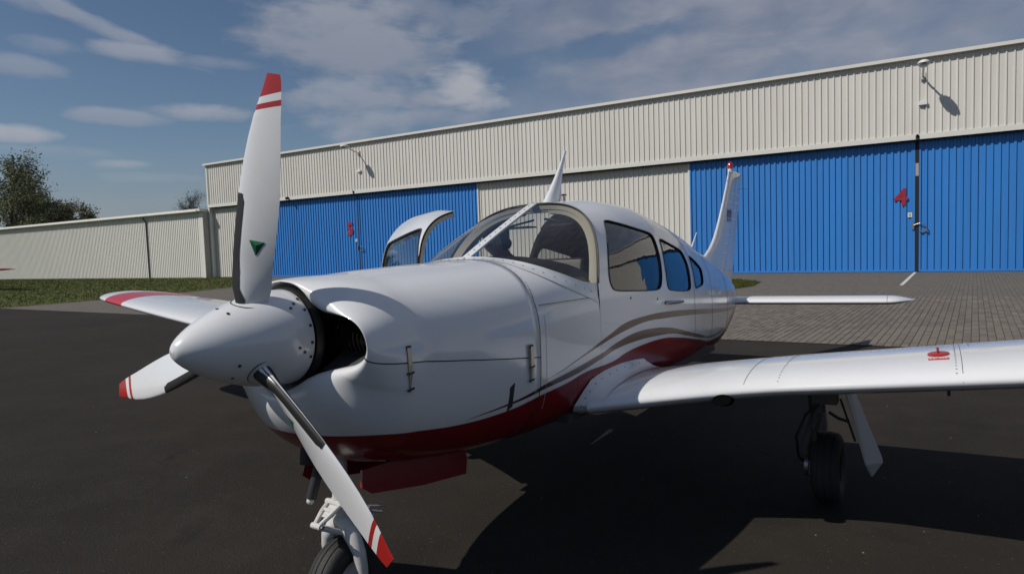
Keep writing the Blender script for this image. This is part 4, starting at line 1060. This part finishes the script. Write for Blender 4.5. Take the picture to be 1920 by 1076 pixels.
sheet('paver_bed', [(PX0, NP0), (PX1, NP0), (PX1+SH*(PN1-NP0), PN1), (PX0+SH*(PN1-NP0), PN1)], .008, joint_m)
def pavers():
    ks = []
    for i in range(int((PX1-PX0)/.1)):
        off = .1 if i % 2 else 0.0
        for j in range(-1, int((PN1-NP0)/.2)+1):
            n0 = NP0+.2*j+off; n1 = n0+.2
            if n0 < NP0-.001: n0 = NP0
            if n1 > PN1: n1 = PN1
            if n1-n0 < .05: continue
            ks.append((PX0+.1*i+.05+SH*((n0+n1)/2-NP0), (n0+n1)/2, n1-n0))
    def vis(k):
        p = W(k[0], k[1]); c = fw.dot(p-Vector((0, 0, 1.555))); u = 960+1220*(p-Vector((0, 0, 1.555))).dot(rt)/c; v = 538-1220*(p-Vector((0, 0, 1.555))).dot(upv)/c
        # what the wing and fuselage leave in view
        lim = 655-(u-1400)*.035 if u > 1400 else 640
        return 1345 < u < 1915 and v < lim, c
    sc = [(vis(k), k) for k in ks]
    shown = sorted([(d, k) for (ok, d), k in sc if ok])[:300]; picked = set(k for d, k in shown)
    def geo(k, o=(0, 0)):
        x, n, L = k; hx, hn, h, ch = .0465, L/2-.0035, .0155, .004
        tx, tn = rng.normal(0, .012, 2); dz = rng.normal(0, .0012)
        V = []
        for sx, sn in ((-1, -1), (1, -1), (1, 1), (-1, 1)): V.append((o[0]+sx*hx, o[1]+sn*hn, .006))
        for sx, sn in ((-1, -1), (1, -1), (1, 1), (-1, 1)): V.append((o[0]+sx*hx, o[1]+sn*hn, h-ch+dz))
        for sx, sn in ((-1, -1), (1, -1), (1, 1), (-1, 1)): V.append((o[0]+sx*(hx-ch), o[1]+sn*(hn-ch), h+dz+sx*hx*tx+sn*hn*tn))
        V = [(x+SH*(n-o[1]), n, z) for x, n, z in V]
        F = [(8, 9, 10, 11)]
        for a in (0, 4):
            for q in range(4): F.append((a+q, a+(q+1) % 4, a+4+(q+1) % 4, a+4+q))
        return V, F
    # six shared meshes for the pavers one can pick apart
    shared = []
    for q in range(6):
        V, F = geo((0, 0, .2)); me = bpy.data.meshes.new('paver'); me.from_pydata(V, [], F); me.materials.append(pav_m)
        at = me.attributes.new('shade', 'FLOAT', 'FACE'); at.data.foreach_set('value', [rng.random()]*len(F)); shared.append(me)
    for d, k in shown:
        o = bpy.data.objects.new('paver', shared[rng.integers(6)]); COL.objects.link(o); o.parent = pavement; o.location = (k[0], k[1], 0); o.scale = (1, k[2]/.2, 1)
    VV = []; FF = []; sh = []
    for k in ks:
        if k in picked: continue
        V, F = geo(k, k[:2]); b = len(VV); VV += V; FF += [tuple(i+b for i in f) for f in F]; sh += [rng.random()]*len(F)
    me = bpy.data.meshes.new('paver_field'); me.from_pydata(VV, [], FF); me.materials.append(pav_m)
    at = me.attributes.new('shade', 'FLOAT', 'FACE'); at.data.foreach_set('value', sh)
    o = bpy.data.objects.new('paver_field', me); COL.objects.link(o); o.parent = pavement; o['kind'] = 'stuff'
    pavement_m = FM
pavers()
line_m = mat('road_paint', (.62, .61, .57), .8, extra=dirt((.62, .61, .57), .15, 6, (.28, .26, .23)))
sheet('painted_line', [(-.02, 23.0), (.08, 23.0), (.57, 30.75), (.47, 30.75)], .008, line_m)
# low kerb strip where the asphalt meets the paving
mb = MB()
x = -60.0
kerb = mat('kerb_concrete', (.17, .16, .145), .9, extra=dirt((.17, .16, .145), .15, 8))
# --- grass
def grass_col(g, b):
    tc = g.n('ShaderNodeTexCoord').outputs['Object']; n1 = g.noise(tc, .6, 6, .6); n2 = g.noise(tc, 14, 5, .7)
    c = g.mix(g.ramp(n1, .35, .65), (.060, .076, .014, 1), (.085, .088, .022, 1)); c = g.mix(g.m('MULTIPLY', g.ramp(n2, .45, .7), .6), c, (.028, .042, .010, 1)); g.link(c, b.inputs['Base Color'])
grass_m = mat('grass', (.07, .1, .02), .9, 0, .2, 0, grass_col)
G1 = [(-160, 7.0), (-27.4, 8.6), (-27.2, 13), (-27.8, 18), (-29.2, 22), (-32, 25.6), (-35.6, 28.6), (-39.3, 30.0), (-39.6, 30.95), (-160, 30.95)]
G2 = [(-18.6, 21.0), (-5.8, 19.8), (-4.6, 20.6), (-4.15, 22.4), (-4.3, 24.6), (-5.4, 26.1), (-18.6, 26.6), (-19.4, 24)]
sheet('field', [(-1500, -900), (-160, -900), (-160, 60), (1500, 60), (1500, 1500), (-1500, 1500)], .008, grass_m)
sheet('grass_verge', G1, .012, grass_m); sheet('grass_island', G2, .012, grass_m)
def tufts(name, poly, box, n, hmin, hmax):
    P = np.array(poly); V = []; F = []
    pts = np.stack([rng.uniform(box[0], box[1], n*3), rng.uniform(box[2], box[3], n*3)], 1); pts = pts[inside(P, pts[:, 0], pts[:, 1])][:n]
    for x, y in pts:
        for q in range(3):
            a = rng.uniform(0, 2*PI); h = rng.uniform(hmin, hmax); w = .012; dx, dy = math.cos(a)*w, math.sin(a)*w; lx, ly = rng.normal(0, .4*h, 2); ox, oy = rng.normal(0, .04, 2); k = len(V)
            V += [(x+ox-dx, y+oy-dy, .01), (x+ox+dx, y+oy+dy, .01), (x+ox+lx, y+oy+ly, .01+h)]; F.append((k, k+1, k+2))
    o = mk(name, V, F, grass_m, smooth=False); o.matrix_world = FM; tag(o, kind='stuff')
tufts('grass_blades', G1, (-75, -27, 8, 31), 26000, .03, .085); tufts('grass_blades', G2, (-19, -4, 19.8, 26.6), 14000, .03, .08)

# --- profiled sheet walls
def sheet_mat(name, col, rough, am, col2):
    def f(g, b):
        tc = g.n('ShaderNodeTexCoord').outputs['Object']; x, y, z = g.sep(tc)
        n1 = g.noise(g.comb(g.m('MULTIPLY', x, 1.0), y, g.m('MULTIPLY', z, .25)), .9, 6, .6); n2 = g.noise(g.comb(g.m('MULTIPLY', x, 9.0), y, g.m('MULTIPLY', z, .5)), 1.0, 5, .65)
        wn = g.n('ShaderNodeTexWhiteNoise', noise_dimensions='1D'); g.link(g.m('FLOOR', g.m('DIVIDE', x, 1.0)), wn.inputs['W'])
        k = g.m('ADD', g.m('ADD', g.m('MULTIPLY', g.ramp(n1, .35, .7), .45), g.m('MULTIPLY', g.ramp(n2, .5, .8), .5)), g.m('MULTIPLY', wn.outputs[0], .32)); g.link(g.mix(g.m('MULTIPLY', k, am), (*col, 1), (*col2, 1)), b.inputs['Base Color'])
        bn = g.n('ShaderNodeBump'); bn.inputs['Strength'].default_value = .06; bn.inputs['Distance'].default_value = .03; g.link(n1, bn.inputs['Height']); g.link(bn.outputs[0], b.inputs['Normal'])
    return mat(name, col, rough, 0, .4, 0, f)
clad = sheet_mat('beige_cladding', (.635, .613, .562), .45, .5, (.50, .478, .43))
clad_low = sheet_mat('pale_cladding', (.68, .665, .61), .5, .3, (.54, .53, .475))
blue = sheet_mat('blue_cladding', (.036, .205, .56), .42, .55, (.030, .145, .38))
trim = mat('pale_trim', (.70, .685, .635), .45, extra=dirt((.66, .645, .595), .06, 2, (.52, .50, .45)))
roofm = mat('roof_sheet', (.45, .45, .44), .5)
gapm = mat('door_gap', (.008, .009, .014), .8)
def corrugated(name, x0, x1, z0, z1, n, m, parent, pitch=.25, depth=.04, prof=((0, 0), (.55, 0), (.63, 1), (.91, 1), (.99, 0)), jit=.0):
    V = []; xs = []; x = x0
    while x < x1-1e-6:
        for a, d in prof:
            q = x+a*pitch
            if q <= x1: xs.append((q, n-d*depth+rng.normal(0, jit)))
        x += pitch
    xs.append((x1, n)); 
    for q, d in xs: V += [(q, d, z0), (q, d, z1)]
    F = [(2*i, 2*i+2, 2*i+3, 2*i+1) for i in range(len(xs)-1)]
    return mk(name, V, F, m, parent, smooth=False)
RIB = ((0, 0), (.70, 0), (.775, 1), (.915, 1), (.99, 0))
hangar = empty('hangar', label='long beige hangar with blue sliding doors numbered 5 and 4', cat='hangar', mat=FM)
HX0, HX1 = -44.6, 52.0; HT = 8.49; DN = D0+.30
def fbox(name, lo, hi, m, parent, smooth=False):
    return MB().box(lo, hi).build(name, m, parent, smooth=smooth)
corrugated('upper_cladding', HX0, HX1, 5.45, 8.36, D0, clad, hangar, .25, .036, RIB, .0018)
fbox('roof_edge', (HX0-.14, D0-.20, 8.36), (HX1, D0+.25, 8.49), trim, hangar)
fbox('roof', (HX0-.05, D0+.25, 8.30), (HX1, D0+24, 8.46), roofm, hangar)
fbox('lintel_trim', (HX0-.02, D0-.05, 5.25), (HX1, D0+.02, 5.45), trim, hangar)
fbox('door_rail', (HX0+.1, D0+.02, 5.20), (HX1, DN-.06, 5.32), gapm, hangar)
fbox('hangar_core', (HX0+.02, DN+.08, .0), (HX1, D0+24, 8.29), mat('core_wall', (.4, .38, .34), .7), hangar)
fbox('corner_trim', (HX0-.03, D0-.055, 5.45), (HX0+.12, D0+.05, 8.36), trim, hangar); fbox('corner_trim', (HX0-.03, D0-.02, .0), (HX0+.12, DN+.05, 5.25), trim, hangar)
SECT = [(-44.48, -38.75, 'w'), (-38.75, -29.77, 'd'), (-29.65, -20.55, 'd'), (-20.55, -8.52, 'w'), (-8.52, .50, 'd'), (.64, 9.6, 'd'), (9.6, 21.0, 'w'), (21.0, 30.0, 'd'), (30.12, 39.1, 'd'), (39.1, 51.9, 'w')]
leaves = {}
for a, b, t in SECT:
    if t == 'w': corrugated('wall_cladding', a, b, .05, 5.24, DN+.03, clad, hangar, .25, .036, RIB, .0018)
    else:
        r = bpy.data.objects.new('sliding_door', None); COL.objects.link(r); r.parent = hangar; r.empty_display_size = .2
        mid = (a+b)/2+.4
        corrugated('door_cladding', a+.05, b-.05, .06, 5.22, DN, blue, r, .235, .045, ((0, 0), (.56, 0), (.62, 1), (.93, 1), (.985, 0)), .0012)
        fbox('door_edge', (a, DN-.05, .03), (a+.06, DN+.06, 5.22), blue, r); fbox('door_edge', (b-.06, DN-.05, .03), (b, DN+.06, 5.22), blue, r)
        fbox('bottom_rail', (a+.061, DN-.052, .02), (b-.061, DN+.05, .10), blue, r); leaves[a] = r
for x in (-29.77, .50, 30.0): fbox('door_seal', (x+.002, DN-.045, .0), (x+.118 if x != .50 else x+.138, DN+.07, 5.2), gapm, hangar)
fbox('door_jamb', (-8.60, DN-.045, .0), (-8.523, DN+.04, 5.23), trim, hangar); fbox('door_jamb', (-20.547, DN-.045, .0), (-20.47, DN+.04, 5.23), trim, hangar)
fbox('plinth', (-44.48, DN-.02, .0), (-38.76, DN+.06, .06), mat('plinth_concrete', (.25, .24, .22), .9), hangar); fbox('plinth', (-20.46, DN-.02, .0), (-8.61, DN+.06, .06), MATS['plinth_concrete'], hangar)
def numeral(ch, x, z, h, parent, bold=.02):
    c = bpy.data.curves.new('numeral', 'FONT'); c.body = ch; c.size = h*1.38; c.extrude = .012; c.offset = bold; c.align_x = 'CENTER'
    tmp = bpy.data.objects.new('tmp', c); COL.objects.link(tmp); dg = bpy.context.evaluated_depsgraph_get(); me = bpy.data.meshes.new_from_object(tmp.evaluated_get(dg)); bpy.data.objects.remove(tmp)
    me.materials.clear(); me.materials.append(NUM); o = bpy.data.objects.new('numeral', me); COL.objects.link(o); o.parent = parent
    o.rotation_euler = (PI/2, 0, 0); o.location = (x, DN-.062, z-h/2); return o
NUM = mat('numeral_red', (.28, .015, .03), .5)
numeral('4', .02, 3.06, .68, leaves[-8.52], .024); numeral('5', -30.45, 3.08, .78, leaves[-38.75], .045)
for x, lf in ((.33, leaves[-8.52]), (-29.95, leaves[-38.75])):
    fbox('notice_plate', (x-.075, DN-.058, 2.22), (x+.075, DN-.047, 2.40), trim, lf); fbox('notice_print', (x-.035, DN-.0605, 2.27), (x+.035, DN-.0585, 2.35), mat('notice_grey', (.25, .27, .22), .5), lf)
for x, lf in ((.56, leaves[.64]), (-29.7, leaves[-29.65])):
    mb = MB(); mb.box((x-.16, DN-.10, 1.72), (x-.085, DN-.05, 2.02)); mb.box((x+.10, DN-.11, 1.62), (x+.36, DN-.07, 1.67)); mb.tube([(x+.10, DN-.11, 1.98), (x+.34, DN-.12, 1.80), (x+.36, DN-.10, 1.62)], .018, 8); mb.tube([(x-.10, DN-.1, 1.9), (x+.12, DN-.12, 1.97)], .014, 8)
    mb.build('door_latch', greymetal, lf)
fbox('seal_patch', (.515, DN-.049, 3.85), (.625, DN-.046, 4.35), mat('faded_patch', (.36, .31, .30), .7), hangar)
for x in (-29.71, .57): MB().box((x-.06, D0-.075, 5.27), (x+.06, D0-.051, 5.40)).ball((x, D0-.09, 5.40), .05, 8, 6).build('rail_bracket', gapm, hangar)
# red notice on the blue door beyond the open cabin door
fbox('red_notice', (-24.5, DN-.062, 3.30), (-23.6, DN-.050, 3.72), mat('notice_red', (.16, .015, .025), .5), leaves[-29.65])

# wall lamps on arms, junction boxes, camera
def wall_lamp(x, z, label):
    r = empty('wall_lamp', loc=W(x, D0-.01, z), label=label, cat='lamp', group='lamps on arms high on the hangar wall'); r.rotation_euler = (0, 0, -PHI)
    mb = MB(); mb.box((-.09, -.06, -.34), (.09, -.045, -.04)); mb.tube([(0, -.05, -.20), (0, -.35, -.16), (0, -.75, -.04), (0, -1.0, .02)], .035, 10); mb.build('lamp_arm', gearwhite, r)
    V = []; n = 16; m_ = 20
    for i in range(n):
        t = i/(n-1); y = -.86-.66*t; w = .215*math.sin(PI*(.10+.84*t))**.55*(1 if i not in (0, n-1) else .1); h = .15*math.sin(PI*(.08+.86*t))**.6*(1 if i not in (0, n-1) else .1)
        for j in range(m_): an = PI*j/(m_-1); V.append((w*math.cos(an), y, .03+h*math.sin(an)))
    F = gridF(n, m_); F.append(tuple(range(m_))); F.append(tuple((n-1)*m_+j for j in range(m_)))
    mk('lamp_housing', V, F, trim, r, sharp=50)
    V = []
    for i in range(n):
        t = i/(n-1); y = -.92-.56*t; w = .195*math.sin(PI*(.06+.88*t))**.5; h = .135*math.sin(PI*(.06+.88*t))**.6
        for j in range(m_): an = PI*j/(m_-1); V.append((w*math.cos(an), y, .027-h*math.sin(an)))
    mk('lamp_glass', V, gridF(n, m_), mat('lamp_glass', (.35, .35, .33), .12, 0, .6, .4) if 'lamp_glass' not in MATS else MATS['lamp_glass'], r)
    MB().box((-.05, -.085, -.36), (.05, -.061, -.30)).build('lamp_gear', greymetal, r)
    return r
wall_lamp(.74, 7.86, 'grey wall lamp seen end on, above the nearer blue doors marked 4'); wall_lamp(-29.15, 7.95, 'grey wall lamp seen from the side, above the farther blue doors marked 5')
for x, lb in ((.74, 'larger looking white box on the wall below the nearer wall lamp'), (-29.15, 'tiny white box on the wall below the farther wall lamp')):
    r = empty('wall_box', loc=W(x, D0-.043, 6.62), label=lb, cat='box', group='small white boxes under the wall lamps'); r.rotation_euler = (0, 0, -PHI)
    mb = MB(); mb.box((-.14, -.08, -.06), (.14, 0, .06)); mb.box((-.10, -.06, .06), (.10, 0, .09)); mb.build('housing', white, r, smooth=False); MB().lathe([(0, .045), (.02, .04), (.05, .02), (.06, 0)], (0, -.05, -.061), (0, 0, -1), 12).build('sensor', greymetal, r)
r = empty('security_camera', loc=W(-35.75, D0-.06, 5.36), label='small black camera under the beige trim above blue door 5', cat='camera'); r.rotation_euler = (0, 0, -PHI)
MB().box((-.05, -.06, -.02), (.05, 0, .10)).build('bracket', gapm, r); MB().lathe([(0, .02), (.02, .09), (.16, .095), (.20, .07), (.21, 0)], (0, -.04, .02), (.25, -1, -.25), 14).build('camera_body', gapm, r)

# --- low hangar to the left
LN = D0-.45
low = empty('low_hangar', label='long low pale ribbed hangar with a white roof edge beside the tall hangar', cat='hangar', mat=FM)
corrugated('front_cladding', -125, HX0-.50, .05, 4.95, LN, clad_low, low, .235, .04, ((0, 0), (.5, 0), (.6, 1), (.86, 1), (.96, 0)), .0003)
fbox('low_core', (-125, LN+.05, 0), (HX0-.06, LN+16, 4.9), MATS['core_wall'], low)
fbox('end_trim', (HX0-.50, LN-.05, 0), (HX0-.06, LN+.049, 5.0), trim, low); 
fbox('end_wall', (HX0-.058, LN-.045, 0), (HX0-.035, LN+16, 5.0), mat('end_wall_shaded', (.33, .32, .29), .7), low)  # end face turned from the sun; its shade is put into the darker grey
fbox('roof_edge', (-125, LN-.30, 4.98), (HX0-.02, LN+.2, 5.17), trim, low); fbox('low_roof', (-125, LN+.2, 4.92), (HX0-.03, LN+16, 5.12), roofm, low)
mb = MB(); mb.tube([(-52.0, LN-.30, 5.0), (-52.0, LN-.28, 4.75), (-52.0, LN-.10, 4.5), (-52.0, LN-.08, .05)], .055, 10); mb.build('downpipe', mat('downpipe_grey', (.07, .065, .06), .6), low)
mb = MB(); mb.tube([(-124, LN-.35, 5.0), (HX0-.3, LN-.35, 5.0)], .07, 8); mb.build('gutter', trim, low)
fbox('low_plinth', (-125, LN-.03, 0), (HX0-.51, LN+.04, .06), MATS['plinth_concrete'], low)

# --- another light aircraft stands left of the view; its pink tipped wing reaches in
def far_plane():
    c0 = W(-52.3, 17.4); r = empty('parked_aircraft', loc=c0, label='pink and red wing tip of another aircraft at the far left edge', cat='aircraft'); ax = TV.copy(); per = NV.copy()
    M3 = Matrix(((ax.x, per.x, 0), (ax.y, per.y, 0), (0, 0, 1)))
    def P(x, y, z): v = M3 @ Vector((x, y, z)); return (v.x, v.y, v.z)
    n = 14; xs = [(1-math.cos(PI*i/(n-1)))/2 for i in range(n)]; loop = [(x, 1) for x in xs]+[(x, -1) for x in xs[-2:0:-1]]
    pink = mat('pink_red', (.46, .12, .12), .5); wmat = mat('far_white', (.6, .6, .6), .4)
    V = []; ys = [-8.4, -6, -3, .3, 3, 5.6, 7.2, 7.21, 8.1, 8.3, 8.38]
    for k, y in enumerate(ys):
        c = 1.35*(1-.03*abs(y)) * (.55 if k == len(ys)-1 else 1)
        for x, sg in loop: V.append(P(y, -.7+x*c, 1.0+.028*abs(y)+naca(x, .12, sg)*c))
    fm = [1 if y >= 7.2 else 0 for y in ys[:-1] for _ in loop]+[1]
    mk('wing', V, gridF(len(ys), len(loop), True)+[tuple((len(ys)-1)*len(loop)+j for j in range(len(loop)))], [wmat, pink], r, fm=fm)
    V = []; st = [(-2.6, .05, 1.05, 1.15), (-2.3, .35, .8, 1.5), (-1.2, .5, .65, 1.7), (-.2, .55, .6, 2.2), (.9, .5, .65, 2.2), (2.4, .3, .85, 1.75), (4.4, .1, 1.1, 1.5)]
    for y, w, z0, z1 in st:
        for j in range(16): an = 2*PI*j/16; V.append(P(w*math.cos(an), -y, (z0+z1)/2+(z1-z0)/2*math.sin(an)))
    mk('fuselage', V, gridF(len(st), 16, True), wmat, r)
    mk('fin', [P(dx, -y, z) for dx in (-.05, .05) for y, z in ((3.2, 1.5), (4.2, 2.7), (4.8, 2.7), (4.4, 1.4))], [(0, 1, 2, 3), (4, 5, 6, 7), (0, 1, 5, 4), (1, 2, 6, 5), (2, 3, 7, 6)], wmat, r, smooth=False)
    for x, y in ((1.4, .2), (-1.4, .2), (0, -1.6)):
        mb = MB(); mb.lathe([(-.07, .08), (-.07, .2), (.07, .2), (.07, .08)], P(x, -y, .2), ax, 18); mb.tube([P(x, -y, .2), P(x, -y, .9)], .04, 8); mb.build('wheel', tyre_m, r)
far_plane()

# --- trees behind the low hangar
bark = mat('bark', (.045, .036, .028), .9); twig = mat('twig', (.055, .042, .032), .9)
def leaf_mat(name, c1, c2):
    def f(g, b):
        tc = g.n('ShaderNodeTexCoord').outputs['Object']; g.link(g.mix(g.ramp(g.noise(tc, 1.3, 4, .6), .35, .65), (*c1, 1), (*c2, 1)), b.inputs['Base Color'])
    return mat(name, c1, .75, 0, .2, 0, f)
lf_dark = leaf_mat('dark_leaf', (.115, .130, .066), (.165, .172, .09)); lf_olive = leaf_mat('olive_leaf', (.12, .108, .055), (.16, .14, .07)); lf_bud = leaf_mat('bud_leaf', (.075, .052, .036), (.095, .07, .045))
def tree(loc, H, spread, label, leafm, nleaf, lsz, seed, trunk_r, depth=5, up=.55, group='trees behind the low hangar', lean=0.0, first=.22):
    R = random.Random(seed); r = empty('tree', loc=loc, label=label, cat='tree', group=group)
    mb = MB(); tips = []
    def grow(p, d, L, rad, lev):
        n = 4; pts = [p]; q = p
        for i in range(n):
            d = (d+Vector((R.gauss(0, .13), R.gauss(0, .13), R.gauss(.03, .06)))).normalized(); q = q+d*(L/n); pts.append(q)
        mb.tube(pts, [rad*(1-.5*i/n) for i in range(n+1)], 6 if lev < 2 else (4 if lev < 4 else 3), False)
        if lev >= 2: tips.extend((pts[2], pts[3], q))
        if lev >= depth: return
        k = 4 if lev == 0 else R.choice((2, 3, 3))
        for _ in range(k):
            a = R.uniform(0, 2*PI); t = R.uniform(.35, 1) if lev else R.uniform(.55, 1); b = pts[min(n, max(1, int(t*n+.5)))]
            o = d.orthogonal().normalized(); o.rotate(__import__('mathutils').Quaternion(d, a)); sp = R.uniform(.5, 1.0)*spread
            nd = (d*(1-.25*sp)+o*sp+Vector((0, 0, up*.35))).normalized(); grow(b, nd, L*R.uniform(.58, .80), rad*.52, lev+1)
        grow(q, (d+Vector((R.gauss(0, .2), R.gauss(0, .2), .1))).normalized(), L*.72, rad*.55, lev+1)
    grow(Vector((0, 0, -.1)), Vector((lean, 0, 1)).normalized(), H*first*1.4, trunk_r, 0)
    hi = max(t.z for t in tips); k = H/hi
    mb.xf(lambda v: (v[0]*k, v[1]*k, v[2]*k)); tips = [t*k for t in tips]
    mb.build('branches', bark, r)
    if nleaf:
        V = []; F = []
        for _ in range(nleaf):
            c = R.choice(tips); c = c+Vector((R.gauss(0, .32), R.gauss(0, .32), R.gauss(0, .28)))*(H/14); s = lsz*R.uniform(.5, 1.3); u = Vector((R.gauss(0, 1), R.gauss(0, 1), R.gauss(0, 1))).normalized(); w = u.orthogonal().normalized(); w.rotate(__import__('mathutils').Quaternion(u, R.uniform(0, 6.28))); b = len(V)
            V += [c-u*s, c+w*s*.5, c+u*s, c-w*s*.5]; F.append((b, b+1, b+2, b+3))
        mk('crown', V, F, leafm, r, smooth=False, kind='stuff')
    return r
def at(px, depth):
    d = fw+rt*(px-960)/1220; return Vector((d.x, d.y, 0))*depth
tree(at(14, 78), 15.2, .72, 'tallest dark leafy tree at the far left behind the low hangar', lf_dark, 9000, .15, 3, .34)
tree(at(84, 82), 12.4, .72, 'second dark leafy tree, right of the tallest one', lf_dark, 8000, .15, 11, .28)
tree(at(-50, 80), 13.5, .7, 'dark leafy tree cut by the left edge of the photo', lf_dark, 9000, .15, 29, .3)
tree(at(170, 84), 9.2, 1.0, 'low rounded olive tree right of the dark leafy trees', lf_olive, 9000, .15, 5, .2)
tree(at(142, 92), 10.9, .8, 'half bare reddish tree between the dark trees and the olive tree', lf_bud, 2200, .10, 17, .2, 6)
tree(at(366, 88), 10.8, .8, 'bare twiggy tree showing just left of the tall hangar', lf_bud, 900, .09, 23, .2, 6)
SC.cycles.max_bounces = 10; SC.cycles.transparent_max_bounces = 24; SC.cycles.glossy_bounces = 5; SC.cycles.caustics_reflective = False; SC.cycles.caustics_refractive = False; SC.cycles.use_denoising = True
